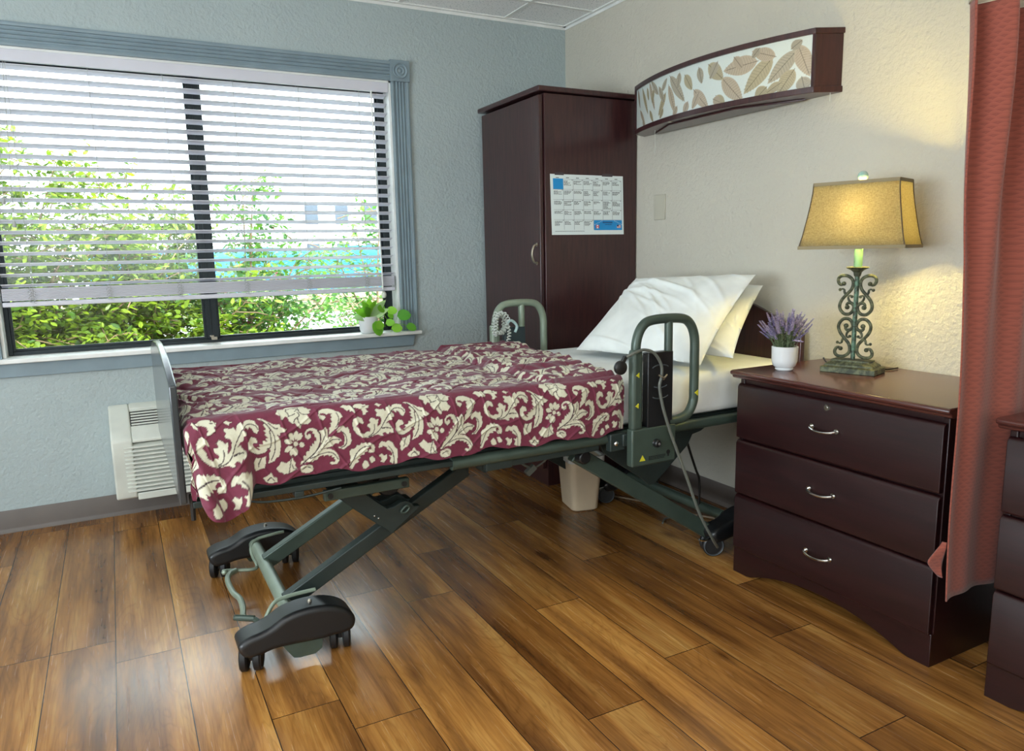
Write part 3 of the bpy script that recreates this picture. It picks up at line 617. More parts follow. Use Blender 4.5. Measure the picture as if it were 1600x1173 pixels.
# ------------------------------------------------ privacy curtain
cu_ = thing('privacy_curtain', (-0.34, -2.735, 0.25), 'terracotta woven privacy curtain hanging gathered between the two nightstands', 'curtain')
def cf(u, v):
    z = 0.252+v*(1.735-0.252); k = v
    xl = -0.553-0.02*v-0.045*max(0, v-0.6)/0.4; x = xl+u*(0.52)+0.006*math.sin(9*v+u*5)
    amp = 0.012+0.026*sst(0.35, 1.0, v); y = -2.735+amp*math.sin(u*2*math.pi*(4.3))*(0.35+0.65*v)+0.012*math.sin(u*7+v*2)+0.006*math.sin(v*11+u*3)
    y = min(y, -2.700+0.02*v); y = max(y, -2.778-0.02*v)
    return (x+0.012*math.sin(4*math.pi*u*2)*v, y, z)
def sst(a, b, x): t = min(1, max(0, (x-a)/(b-a))); return t*t*(3-2*t)
MB().grid(cf, 160, 70).build('curtain_cloth', M['curtain'], cu_, solid=0.004, smooth=60)
mb = MB(); mb.grid(lambda u, v: (lambda p: (p[0]-0.006+0.0*v, p[1], 1.735+v*0.62))(cf(u, 1.0)), 160, 12); mb.build('mesh_header', simple('pale_curtain_mesh', 'c9c2ae', 0.8, var=0), cu_, solid=0.002, smooth=60)
mb = MB(); mb.box(-0.75, -0.004, -2.748, -2.722, 2.385, 2.41); mb.box(-0.70, -0.68, -2.739, -2.731, 2.41, 2.439); mb.box(-0.10, -0.08, -2.739, -2.731, 2.41, 2.439); mb.build('curtain_track', M['white'], cu_, bevel=0.002)
[MB().tube([(-0.58+i*0.075, -2.735, 2.34), (-0.58+i*0.075, -2.735, 2.39)], 0.002, 6).build('curtain_hook', M['chrome'], cu_) for i in range(7)]
mb = MB(); mb.grid(lambda u, v: (-0.545-0.045*(1-abs(2*v-1.0)**1.2)*(1-u)-0.003, -2.708-0.012*u+0.004*math.sin(5*v), 0.31+0.10*v), 8, 14); mb.build('turned_edge', M['curtain'], cu_, solid=0.003)
# ------------------------------------------------ table lamp
lx0, ly0, lz0 = -0.205, -2.150, 0.7555
lamp = thing('table_lamp', (lx0, ly0, lz0), 'lit table lamp with scrolled green iron base and tan linen shade on nightstand', 'lamp')
th = math.radians(18); LU = Vector((math.sin(th), -math.cos(th), 0)); LN = Vector((-math.cos(th), -math.sin(th), 0)); LC = Vector((lx0, ly0, lz0))
def LP(u, n, z): return LC+LU*u+LN*n+Vector((0, 0, z))
def fr(mb, secs): # stacked rectangles
    vs = [LP(su*a, sn*b, z) for a, b, z in secs for su, sn in ((-1, -1), (1, -1), (1, 1), (-1, 1))]
    fs = [(i*4+k, i*4+(k+1) % 4, (i+1)*4+(k+1) % 4, (i+1)*4+k) for i in range(len(secs)-1) for k in range(4)]+[(3, 2, 1, 0), tuple(len(vs)-4+k for k in range(4))]
    return mb.add(vs, fs)
mb = MB(); fr(mb, [(0.090, 0.052, 0), (0.090, 0.052, 0.018), (0.086, 0.048, 0.020), (0.080, 0.042, 0.021), (0.078, 0.040, 0.028), (0.066, 0.030, 0.036), (0.064, 0.028, 0.037), (0.064, 0.028, 0.043), (0.010, 0.008, 0.0435)]); mb.build('base', M['verdigris'], lamp, bevel=0.0012)
mb = MB(); mb.tube([LP(0, 0, 0.042), LP(0, 0, 0.335)], 0.0075, 12); mb.build('pole', M['pole'], lamp)
SM = 0.000327
def scroll(pts, side, flip, zc, r=0.0052):
    # traced relative to the pole (x) and the top of one scroll (y), crop pixels
    P3 = []
    for x, y in catmull2(pts): P3.append(LP(side*(x*SM), 0, zc-(y*SM if not flip else (425-y)*SM)))
    return P3
def catmull2(p): return [(v.x, v.y) for v in catmull([(a, b, 0) for a, b in p], 5)]
main = [(130, 95), (148, 108), (172, 100), (188, 70), (182, 35), (150, 14), (95, 16), (52, 45), (36, 90), (50, 150), (95, 205), (140, 260), (162, 320), (150, 370), (110, 408), (62, 408), (28, 375), (18, 330), (40, 298), (70, 292), (92, 312), (84, 338)]
leaf1 = [(105, 210), (120, 180), (122, 160), (140, 150), (165, 158)]; leaf2 = [(45, 300), (72, 262), (78, 232), (60, 215), (42, 228)]
for side in (1, -1):
    for flip in (False, True):
        zt_ = 0.331 if not flip else 0.186
        mb = MB(); pp = scroll(main, side, flip, zt_); nn_ = len(pp); mb.tube(pp, [0.0034+0.0022*min(1, i/12, (nn_-1-i)/12) for i in range(nn_)], 8)
        mb.ball(tuple(pp[0]), 0.0078, 8); mb.ball(tuple(pp[-1]), 0.0085, 8)
        for lf in (leaf1, leaf2):
            q = scroll(lf, side, flip, zt_); mb.tube(q, [0.0046*(1-0.5*i/len(q)) for i in range(len(q))], 7); mb.ball(tuple(q[-1]), 0.0055, 8)
        mb.build('iron_scroll', M['verdigris'], lamp)
mb = MB(); c_ = LP(0, 0, 0); mb.lathe([(0.010, 0.325), (0.012, 0.332), (0.013, 0.338), (0.020, 0.345), (0.034, 0.352), (0.037, 0.355), (0.030, 0.357), (0.008, 0.356)], c_, 24); mb.build('drip_dish', M['verdigris'], lamp)
mb = MB(); mb.lathe([(0.0135, 0.356), (0.0135, 0.44), (0.010, 0.445)], c_, 16); mb.build('candle_sleeve', M['green_paint'], lamp)
mb = MB(); mb.lathe([(0.012, 0.445), (0.014, 0.475), (0.010, 0.48)], c_, 14); mb.build('socket', M['brass'], lamp)
M['bulb'] = bpy.data.materials.new('warm_bulb'); M['bulb'].use_nodes = True; e_ = M['bulb'].node_tree.nodes['Principled BSDF']; e_.inputs['Emission Color'].default_value = (1, 0.82, 0.5, 1); e_.inputs['Emission Strength'].default_value = 8; 
b_ = MB().ball((c_.x, c_.y, c_.z+0.53), 0.026, 14, (1, 1, 1.35)).build('bulb', M['bulb'], lamp); b_.visible_shadow = True
SH = [(0.168, 0.090, 0.418), (0.158, 0.083, 0.46), (0.149, 0.076, 0.51), (0.141, 0.070, 0.56), (0.136, 0.066, 0.60), (0.134, 0.065, 0.632)]
def ring(a, b, z, nseg=10, cr=0.006):
    out = []
    for (su, sn), (tu, tn) in zip(((-1, 1), (1, 1), (1, -1), (-1, -1)), ((1, 1), (1, -1), (-1, -1), (-1, 1))):
        for k in range(nseg):
            t = k/nseg; out.append(LP(a*(su+(tu-su)*t), b*(sn+(tn-sn)*t), z))
    return out
mb = MB(); rings = [ring(a, b, z) for a, b, z in SH]; vs = [p for r_ in rings for p in r_]; n_ = 40
mb.add(vs, [(i*n_+k, i*n_+(k+1) % n_, (i+1)*n_+(k+1) % n_, (i+1)*n_+k) for i in range(len(SH)-1) for k in range(n_)]); sh = mb.build('lamp_shade', M['shade'], lamp, smooth=30, solid=0.0012, fix=False)
mb = MB()
for a, b, z, hh in ((0.1695, 0.0915, 0.4165, 0.011), (0.1355, 0.0665, 0.624, 0.011)):
    mb = MB()
    o_ = ring(a, b, z, 1); i_ = ring(a-0.003, b-0.003, z, 1); vs = o_+i_+[p+Vector((0, 0, hh)) for p in o_+i_]
    fs = []
    for k in range(4):
        j = (k+1) % 4; fs += [(k, j, j+8, k+8), (4+k, 12+k, 12+j, 4+j), (k, 4+k, 4+j, j), (8+k, 8+j, 12+j, 12+k)]
    mb.add(vs, fs); mb.build('shade_trim', M['shade_trim'], sh)
M['piping'] = simple('shade_piping', '5a4c38', 0.8, var=0)
for su, sn in ((-1, 1), (1, 1), (1, -1), (-1, -1)): MB().tube([LP(su*a*1.002, sn*b*1.002, z) for a, b, z in SH], 0.0018, 6).build('corner_piping', M['piping'], sh)
mb = MB(); mb.tube(catmull([LP(0.012, 0, 0.47), LP(0.045, 0, 0.50), LP(0.045, 0, 0.58), LP(0, 0, 0.625), LP(-0.045, 0, 0.58), LP(-0.045, 0, 0.50), LP(-0.012, 0, 0.47)], 5), 0.0015, 6)
mb.tube([LP(-0.134, 0, 0.628), LP(0.134, 0, 0.628)], 0.0012, 6); mb.build('harp', M['brass'], lamp)
MB().ball(tuple(LP(0, 0, 0.652)), 0.0165, 18).build('finial', M['finial'], lamp)
mb = MB(); mb.tube(catmull([LP(-0.085, -0.03, 0.012), LP(-0.10, -0.03, 0.022), LP(-0.112, -0.032, 0.036)], 4), 0.003, 8); mb.build('switch_lever', M['black'], lamp)
mb = MB(); mb.tube(catmull([LP(0.05, -0.05, 0.006), LP(0.06, -0.08, 0.004), LP(0.09, -0.11, 0.004), LP(0.10, -0.15, 0.004)], 5), 0.003, 8); mb.build('power_cord', M['cable_black'], lamp)
# ------------------------------------------------ lavender pot
px, py, pz = -0.358, -1.993, 0.7555
lv = thing('potted_lavender', (px, py, pz), 'small white pot of purple lavender on the nightstand', 'potted plant')
mb = MB(); mb.lathe([(0.026, 0), (0.030, 0.003), (0.031, 0.006), (0.029, 0.009), (0.039, 0.018), (0.0435, 0.035), (0.0445, 0.084), (0.0425, 0.085), (0.040, 0.080), (0.038, 0.045), (0.0005, 0.042)], (px, py, pz), 36); mb.build('pot', M['pot'], lv)
MB().lathe([(0.0005, 0.07), (0.0395, 0.07), (0.0395, 0.066), (0.0005, 0.066)], (px, py, pz), 20).build('soil', simple('soil', '4a3a2a', 0.9), lv)
st, flo, fo = MB(), MB(), MB()
def leafquad(mb, p, d, L, w, up=Vector((0, 0, 1)), bend=0.15):
    d = d.normalized(); s_ = d.cross(up); s_ = s_.normalized() if s_.length > 1e-4 else Vector((1, 0, 0)); nrm = s_.cross(d)
    a = p; b = p+d*L*0.45+nrm*L*bend; c = p+d*L
    mb.add([a, b+s_*w/2, c, b-s_*w/2], [(0, 1, 2, 3)])
for i in range(85):
    a = random.uniform(0, 2*math.pi); rr = random.uniform(0, 0.03); sp_ = random.uniform(0, 1)**0.6*0.068
    b0 = Vector((px+rr*math.cos(a), py+rr*math.sin(a), pz+0.07)); hgt = random.uniform(0.08, 0.150)*(1-0.25*(sp_/0.062)**2)
    tip = b0+Vector((math.cos(a)*sp_, math.sin(a)*sp_, hgt)); mid = (b0+tip)/2+Vector((math.cos(a), math.sin(a), 0))*-sp_*0.12
    pts = catmull([b0, mid, tip], 5); st.tube(pts, 0.0009, 4)
    d_ = (tip-mid).normalized(); L_ = random.uniform(0.03, 0.05)
    for k in range(11):
        c0 = tip-d_*L_*(1-k/10)+d_*0.004
        for q in range(5):
            an = q*1.257+k*0.6; o_ = Vector((math.cos(an), math.sin(an), 0.6)); leafquad(flo, c0, o_, 0.0088*(1-0.45*k/10), 0.0065)
    for k in range(9):
        c0 = pts[min(len(pts)-1, int(k*0.8))]; an = random.uniform(0, 6.28); leafquad(fo, c0, Vector((math.cos(an), math.sin(an), random.uniform(0.3, 1.4))), random.uniform(0.012, 0.024), 0.004)
for i, (a, l_) in enumerate(((-0.9, 0.085), (-1.1, 0.07), (-0.6, 0.075))):
    b0 = Vector((px, py, pz+0.085)); dv = Vector((0.5*math.sin(a)+0.25, math.sin(a), 0)).normalized(); tip = b0+dv*l_+Vector((0, 0, 0.022)); pts = catmull([b0, b0+dv*l_*0.5+Vector((0, 0, 0.02)), tip], 5); st.tube(pts, 0.0009, 4)
    for k in range(9):
        for q in range(5):
            an = q*1.257+k; leafquad(flo, tip-dv*0.03*(1-k/8), Vector((math.cos(an), math.sin(an), 0.3))+dv, 0.0075, 0.004)
st.build('stems', M['lav_leaf'], lv); flo.build('lavender_flowers', M['lav'], lv, fix=False, smooth=0); fo.build('foliage', M['lav_leaf'], lv, fix=False, smooth=0)
# ------------------------------------------------ sill plant
px, py, pz = -1.240, 0.0, 0.7725
sl = thing('potted_house_plant', (px, py, pz), 'small white pot with striped leaves and a trailing vine on the window sill', 'potted plant')
mb = MB(); mb.lathe([(0.034, 0), (0.040, 0.004), (0.047, 0.02), (0.050, 0.05), (0.050, 0.088), (0.047, 0.088), (0.046, 0.07), (0.0005, 0.07)], (px, py, pz), 32); mb.build('pot', M['pot'], sl)
mb = MB(); mb.lathe([(0.0005, 0.078), (0.046, 0.078), (0.046, 0.074), (0.0005, 0.074)], (px, py, pz), 20); mb.build('soil', bpy.data.materials['soil'], sl)
def blade(mb, p0, d, L, w, droop=0.3, fold=0.2, n=8, heart=False, up_=(0, 0, 1)):
    d = Vector(d).normalized(); s_ = d.cross(Vector(up_)).normalized(); vs = []
    for i in range(n+1):
        t = i/n; ww = (math.sin(math.pi*min(1, t**0.75))**0.9 if not heart else math.sqrt(max(0, t))*(1-t)**0.6*1.75)*w/2+0.0005
        c = Vector(p0)+d*L*t+Vector((0, 0, -droop*L*t*t)); up = s_.cross(d).normalized()
        vs += [c-s_*ww+up*fold*ww, c, c+s_*ww+up*fold*ww]
    fs = []
    for i in range(n):
        for k in (0, 1): fs.append((i*3+k, i*3+k+1, (i+1)*3+k+1, (i+1)*3+k))
    mb.add(vs, fs)
g1, g2 = MB(), MB(); cc = Vector((px+0.005, py-0.015, pz+0.085))
for dx, dz, L_, m_ in ((-0.55, 1, 0.13, 0), (-0.15, 1, 0.125, 0), (0.25, 1, 0.115, 0), (-0.9, 0.55, 0.12, 0), (-1, 0.15, 0.105, 1), (0.7, 0.9, 0.13, 1), (0.95, 0.55, 0.11, 1), (-0.35, 0.6, 0.10, 0), (0.9, 1.2, 0.12, 1), (0.1, 1.1, 0.11, 0)):
    blade((g1, g2)[m_], cc, (dx, -0.35+random.uniform(-.3, .4), dz), L_*1.05, 0.046, 0.12, 0.25, up_=(0.2, -1, 0.25) if abs(dx) > 0.3 else (0, 0, 1))
g1.build('upright_leaves', M['plant'], sl, fix=False, smooth=60); g2.build('striped_leaves', M['plant_pale'], sl, fix=False, smooth=60)
vine = MB(); hl = MB(); vp = catmull([cc, cc+Vector((0.05, -0.02, 0.03)), cc+Vector((0.09, -0.02, -0.02)), cc+Vector((0.12, -0.015, -0.055)), cc+Vector((0.16, -0.015, -0.045)), cc+Vector((0.205, -0.02, -0.06))], 6); vine.tube(vp, 0.0014, 6)
for (x, z, dx, dz, L_) in ((0.075, 0.035, -0.6, 0.3, 0.055), (0.085, 0.03, 0.5, 0.05, 0.055), (0.06, -0.03, -0.4, -0.2, 0.055), (0.075, -0.035, 0.4, 0.1, 0.05), (0.055, -0.065, -0.5, -0.1, 0.05), (0.105, -0.065, 0.8, 0.1, 0.06), (0.14, 0.0, 0.8, 0.12, 0.075), (0.19, -0.055, 0.8, -0.25, 0.055), (0.02, -0.02, 0.2, -1.0, 0.075), (0.12, 0.0, -0.5, 0.2, 0.045)):
    q = cc+Vector((x, -0.03, z)); blade(hl, q, (dx*1.6, -0.35, dz*1.5), L_*1.0, L_*1.0, 0.10, 0.12, 8, True, up_=(0.1, -1, 0.45)); vine.tube([q, cc+Vector((min(x, 0.2), -0.018, z-0.02))], 0.001, 5)
vine.build('vine_stem', M['plant'], sl); hl.build('heart_leaves', M['plant'], sl, fix=False, smooth=60)
# ------------------------------------------------ waste bin
def rr_ring(cx, cy, hx, hy, r, z, n=6, rot=0.0):
    out = []
    for q, (sx, sy) in enumerate(((1, 1), (-1, 1), (-1, -1), (1, -1))):
        for k in range(n+1):
            a = math.pi/2*(q+k/n); x, y = sx*(hx-r)+r*math.cos(a), sy*(hy-r)+r*math.sin(a); out.append((cx+x*math.cos(rot)-y*math.sin(rot), cy+x*math.sin(rot)+y*math.cos(rot), z))
    return out
def stackrings(mb, rings, cap0=True, cap1=False, m=0):
    n = len(rings[0]); vs = [p for r_ in rings for p in r_]; fs = [(i*n+k, i*n+(k+1) % n, (i+1)*n+(k+1) % n, (i+1)*n+k) for i in range(len(rings)-1) for k in range(n)]
    if cap0: fs.append(tuple(range(n))[::-1])
    if cap1: fs.append(tuple((len(rings)-1)*n+k for k in range(n)))
    mb.add(vs, fs, m)
bn = thing('waste_bin', (-0.575, -1.005, 0), 'small beige plastic waste bin on the floor under the bed', 'waste bin')
mb = MB(); bc = (-0.572, -1.005, ); B = lambda hx, hy, z: rr_ring(-0.572, -1.005, hx, hy, 0.028, z, 5, math.radians(-12))
stackrings(mb, [B(0.060, 0.082, 0.0015), B(0.064, 0.086, 0.006), B(0.080, 0.102, 0.245), B(0.086, 0.108, 0.248), B(0.087, 0.109, 0.256), B(0.082, 0.104, 0.257), B(0.077, 0.099, 0.25), B(0.061, 0.083, 0.01)], True, True); mb.build('bin_body', M['bin'], bn)
mb = MB(); stackrings(mb, [B(0.0885, 0.1105, 0.235), B(0.0895, 0.1115, 0.262), B(0.078, 0.100, 0.262), B(0.072, 0.094, 0.15)], False, False); mb.build('bin_liner', M['bin_in'], bn, solid=0.0006)
# ------------------------------------------------ hospital bed
YC = -1.355
bed = thing('hospital_bed', (-1.2, YC, 0), 'grey-green adjustable hospital bed frame on casters with dark end boards', 'bed')
def board(x0, x1, prof, zb, name):
    mb = MB(); mb.prism([(YC+a, z) for a, z in prof]+[(YC+prof[-1][0], zb), (YC+prof[0][0], zb)], 'x', x0, x1); return mb.build(name, M['board'] if name == 'footboard' else M['ward'], bed, bevel=0.004, seg=3)
fbp = [(a, 0.873+0.060*(1-(a/0.475)**2)) for a in [(-0.475+0.95*i/24) for i in range(25)]]
board(-2.316, -2.298, fbp, 0.566, 'footboard')
hbp = [(v.x, v.y) for v in catmull([(-0.452, 0.845, 0), (-0.40, 0.868, 0), (-0.32, 0.900, 0), (-0.2, 0.946, 0), (-0.1, 0.965, 0), (0, 0.970, 0), (0.1, 0.965, 0), (0.2, 0.946, 0), (0.32, 0.900, 0), (0.40, 0.868, 0), (0.452, 0.845, 0)], 3)]
board(-0.062, -0.040, hbp, 0.50, 'headboard')
for s_ in (-1, 1):
    yy = YC+s_*0.455
    mb = MB(); mb.tube([(-1.56, yy, 0.553), (-0.10, yy, 0.557)], 0.0195, 14); mb.build('side_rail', M['steel'], bed)
    mb = MB(); mb.box(-2.285, -1.55, yy-0.014, yy+0.014, 0.549, 0.566); mb.tube(catmull([(-2.15, yy+s_*0.012, 0.545), (-2.10, yy+s_*0.014, 0.535), (-2.0, yy+s_*0.014, 0.532), (-1.90, yy+s_*0.012, 0.540)], 5), 0.004, 6); mb.box(-2.03, -2.005, yy-0.018, yy+0.018, 0.534, 0.550); mb.build('foot_rail', M['steel_dark'], bed, bevel=0.003)
    mb = MB(); mb.bar((-2.28, YC+s_*0.425, 0.560), (-0.10, YC+s_*0.425, 0.562), 0.012, 0.032); mb.build('deck_angle', M['steel_dark'], bed, bevel=0.001)
    mb = MB(); mb.tube([(-2.286, yy-0.0*s_, 0.585), (-2.286, yy, 0.515)], 0.0065, 8); mb.build('board_pin', M['black'], bed)
    mb = MB(); mb.bar((-1.42, YC+s_*0.452, 0.530), (-1.02, YC+s_*0.452, 0.533), 0.014, 0.030); mb.obox((-1.40, YC+s_*0.452, 0.535), (0.045, 0, 0), (0, 0.012, 0), (0, 0, 0.022)); mb.build('rail_bracket', M['steel_dark'], bed, bevel=0.002)
mb = MB(); mb.box(-2.24, -0.10, YC-0.42, YC+0.42, 0.568, 0.586)
for i in range(9): x = -2.2+i*0.255; mb.box(x, x+0.04, YC-0.42, YC+0.42, 0.545, 0.568)
mb.build('mattress_deck', M['steel_dark'], bed, bevel=0.002)
# foot-end leg linkage
mb = MB(); mb.bar((-1.932, -1.735, 0.4965), (-1.672, -1.735, 0.4965), 0.022, 0.031); c1_ = mb.build('pivot_channel', M['steel'], bed, bevel=0.003)
for x in (-1.915, -1.69): MB().lathe([(0.0085, 0), (0.008, 0.004), (0.004, 0.006), (0.0005, 0.006)][::-1], (x, -1.7525, 0.4965), 14, 'y').build('bolt', M['black'], c1_)
mb = MB(); mb.bar((-1.932, -0.975, 0.4965), (-1.672, -0.975, 0.4965), 0.022, 0.031); mb.build('pivot_channel', M['steel'], bed, bevel=0.003)
for s_, ya, yb in ((0, -1.585, -1.553), (1, -1.235, -1.203)):
    w = abs(ya-yb); ym = (ya+yb)/2
    A_ = Vector((-2.030, ym, 0.122)); B_ = Vector((-1.408, ym, 0.455)) 
    mb = MB(); mb.bar(A_, B_, w+0.006, 0.050); mb.bar(B_-Vector((0.02, 0, 0.02)), B_+Vector((-0.012, 0, 0.085)), w+0.004, 0.055); mb.build('lift_arm', M['steel'] if s_ else M['steel_dark'], bed, bevel=0.004)
pl = [(-1.90, 0.485), (-1.862, 0.446), (-1.812, 0.399), (-1.738, 0.335), (-1.716, 0.318), (-1.700, 0.300), (-1.672, 0.322), (-1.640, 0.345), (-1.610, 0.365), (-1.60, 0.378), (-1.622, 0.380), (-1.630, 0.392), (-1.648, 0.402), (-1.668, 0.400), (-1.690, 0.390), (-1.712, 0.388), (-1.735, 0.408), (-1.775, 0.445), (-1.80, 0.485)]
mb = MB(); mb.prism(pl, 'y', -1.640, -1.610); mb.prism(pl, 'y', -1.56, -1.50); lk = mb.build('link_plate', M['steel_dark'], bed, bevel=0.003)
mb = MB(); mb.tube(catmull([(-1.668, -1.645, 0.372), (-1.650, -1.645, 0.388), (-1.640, -1.645, 0.380), (-1.655, -1.645, 0.366)], 4, True), 0.004, 8, True); mb.build('link_ring', M['steel'], lk)
mb = MB(); [mb.ball((x, -1.641, z), 0.0035, 8) for x, z in ((-1.755, 0.372), (-1.742, 0.362), (-1.79, 0.462))]; mb.build('rivet', M['chrome'], lk)
mb = MB(); mb.lathe([(0.036, -1.60), (0.040, -1.595), (0.040, -1.42), (0.036, -1.415)], (-1.690, 0, 0.452), 24, 'y'); mb.box(-1.80, -1.69, -1.55, -1.45, 0.43, 0.49); mb.build('lift_motor', M['black'], bed, bevel=0.002)
mb = MB(); mb.tube([(-1.85, -1.02, 0.47), (-1.85, -1.70, 0.47)], 0.016, 12); mb.tube([(-1.41, -0.98, 0.50), (-1.41, -1.74, 0.50)], 0.016, 12); mb.build('cross_shaft', M['steel_dark'], bed)
# foot-end base
mb = MB(); mb.tube([(-2.035, -1.00, 0.118), (-2.035, -1.67, 0.118)], 0.0215, 20); mb.build('base_tube', M['steel_pale'], bed)
sp_ = [(-2.198, 0.088), (-2.192, 0.106), (-2.165, 0.119), (-2.13, 0.126), (-2.10, 0.137), (-2.07, 0.154), (-2.03, 0.164), (-1.98, 0.166), (-1.93, 0.158), (-1.89, 0.140), (-1.866, 0.115), (-1.860, 0.090), (-1.872, 0.068), (-1.90, 0.062), (-1.935, 0.062), (-1.96, 0.060), (-2.07, 0.066), (-2.11, 0.064), (-2.14, 0.058), (-2.18, 0.060)]
def wheel(mb, x, y, z, r, w): mb.lathe([(0.004, -w/2), (r*0.75, -w/2), (r*0.80, -w/2-0.0015), (r-0.003, -w/2), (r, -w/2+0.003), (r, w/2-0.003), (r-0.003, w/2), (r*0.8, w/2+0.0015), (r*0.75, w/2), (0.004, w/2)], (x, y, z), 30, 'y')
def caster(x, y, parent, ang=0.0):
    r = 0.042; w_ = None
    for q_ in (-0.019, 0.019): mb = MB(); wheel(mb, 0, q_, r, r, 0.020); rot(mb, ang, x, y); w_ = mb.build('caster_wheel', M['rubber'], parent)
    mb = MB(); mb.lathe([(r*0.84, -0.0300), (r*0.88, -0.0312), (r*0.92, -0.0300)], (0, 0, r), 28, 'y', cap=False); rot(mb, ang, x, y); mb.build('wheel_ring', M['grey_rim'], w_)
    mb = MB(); mb.box(-0.012, 0.012, -0.006, 0.006, r-0.01, 0.080); mb.lathe([(0.02, 0.060), (0.024, 0.068), (0.024, 0.082)], (0, 0, 0), 16); rot(mb, ang, x, y); mb.build('caster_fork', M['black'], parent, bevel=0.002)
def rot(mb, a, x, y):
    c, s = math.cos(a), math.sin(a); mb.v = [(x+p[0]*c-p[1]*s, y+p[0]*s+p[1]*c, p[2]) for p in mb.v]
for y0_, y1_, s_ in ((-1.748, -1.648, -1), (-1.022, -0.922, 1)):
    mb = MB(); mb.prism([(v.x, v.y) for v in catmull([(a, b, 0) for a, b in sp_], 3, True)], 'y', y0_, y1_); sh_ = mb.build('caster_shroud', M['black'], bed, bevel=0.030, seg=6)
    ym = (y0_+y1_)/2; caster(-2.160, ym, sh_, 1.25); caster(-1.900, ym, sh_, 1.30)
    mb = MB(); mb.prism([(-2.090, 0.090), (-2.070, 0.055), (-2.048, 0.022), (-2.03, 0.018), (-1.985, 0.018), (-1.965, 0.030), (-1.955, 0.090)], 'y', ym-0.040 if s_ < 0 else ym+0.030, ym-0.033 if s_ < 0 else ym+0.036)
    kp = mb.build('skid_plate', M['steel'], bed, bevel=0.002)
    if s_ < 0: MB().lathe([(0.010, 0), (0.009, 0.004), (0.005, 0.005), (0.0005, 0.005)][::-1], (-2.022, ym-0.041, 0.048), 12, 'y').build('bolt', M['steel'], kp)
    MB().lathe([(0.007, 0.162), (0.007, 0.170), (0.004, 0.174)], (-1.985, ym, 0.0), 10).build('cap_bolt', M['brass'], sh_)
mb = MB()
mb.tube(catmull([(-1.93, -1.030, 0.150), (-1.97, -1.040, 0.152), (-2.03, -1.045, 0.145), (-2.055, -1.065, 0.125), (-2.055, -1.09, 0.100), (-2.050, -1.14, 0.086), (-2.060, -1.165, 0.082), (-2.10, -1.165, 0.086), (-2.155, -1.15, 0.092)], 6), 0.0062, 8)
mb.build('brake_arm', M['steel_pale'], bed); mb = MB()
mb.tube(catmull([(-2.110, -1.655, 0.085), (-2.115, -1.62, 0.09), (-2.135, -1.585, 0.10), (-2.185, -1.56, 0.105)], 6), 0.0080, 8); mb.tube([(-2.13, -1.588, 0.10), (-2.18, -1.563, 0.105)], 0.0095, 10)
mb.build('brake_arm', M['steel'], bed); mb = MB()
mb.tube(catmull([(-2.12, -1.655, 0.10), (-2.08, -1.628, 0.150), (-2.04, -1.622, 0.162), (-1.95, -1.628, 0.168)], 6), 0.0062, 8)
mb.build('brake_arm', M['steel_pale'], bed)
mb = MB(); mb.tube(catmull([(-2.125, -1.165, 0.090), (-2.150, -1.195, 0.094), (-2.163, -1.25, 0.095), (-2.160, -1.36, 0.097), (-2.148, -1.42, 0.098), (-2.150, -1.50, 0.102), (-2.160, -1.57, 0.104)], 6), 0.0095, 10); mb.ball((-2.163, -1.163, 0.092), 0.011, 8); mb.build('brake_pedal_bar', M['steel_pale'], bed)
# head-end legs
for s_, ym in ((-1, -1.715), (1, -0.995)):
    A_ = Vector((-1.06, ym, 0.492)); B_ = Vector((-0.44, ym, 0.085)); mb = MB(); mb.bar(A_, B_, 0.034, 0.058); mb.build('lift_arm', M['steel_dark'] if s_ > 0 else M['steel'], bed, bevel=0.004)
    mb = MB(); mb.prism([(-0.985, 0.535), (-0.50, 0.535), (-0.50, 0.518), (-0.520, 0.508), (-0.560, 0.500), (-0.582, 0.462), (-0.655, 0.403), (-0.735, 0.338), (-0.76, 0.338), (-0.80, 0.372), (-0.90, 0.44), (-0.96, 0.485)], 'y', ym-0.042, ym-0.030); mb.build('gusset_plate', M['steel_dark'], bed, bevel=0.002)
    mb = MB(); mb.lathe([(0.020, ym-0.055), (0.024, ym-0.050), (0.024, ym-0.02)], (-1.045, 0, 0.485), 18, 'y'); mb.build('pivot_knob', M['black'], bed, bevel=0.002)
    sh_ = MB().prism([(v.x, v.y) for v in catmull([(-2.632-a+0.005 if False else -0.47+(b_ if False else (a+2.198)), z) for a, z in sp_], 3, True)], 'y', ym-0.075, ym+0.010).build('caster_shroud', M['black'], bed, bevel=0.016, seg=4)
    caster(-0.440, ym-0.030, sh_, -0.45); caster(-0.180, ym-0.030, sh_, 0.1)
    MB().tube(catmull([(-0.47, ym-0.06, 0.085), (-0.51, ym-0.07, 0.082), (-0.545, ym-0.075, 0.095)], 4), 0.004, 8).build('brake_lever', M['chrome'], sh_)
mb = MB(); mb.tube([(-0.33, -1.02, 0.118), (-0.33, -1.69, 0.118)], 0.0215, 18); mb.build('base_tube', M['steel'], bed)
mb = MB(); mb.box(-1.02, -0.62, -1.42, -1.29, 0.44, 0.53); mb.tube([(-1.04, -0.99, 0.487), (-1.04, -1.72, 0.487)], 0.018, 12); mb.lathe([(0.035, -1.30), (0.038, -1.295), (0.038, -1.18), (0.035, -1.175)], (-0.95, 0, 0.47), 20, 'y'); mb.build('lift_motor', M['black'], bed, bevel=0.004)
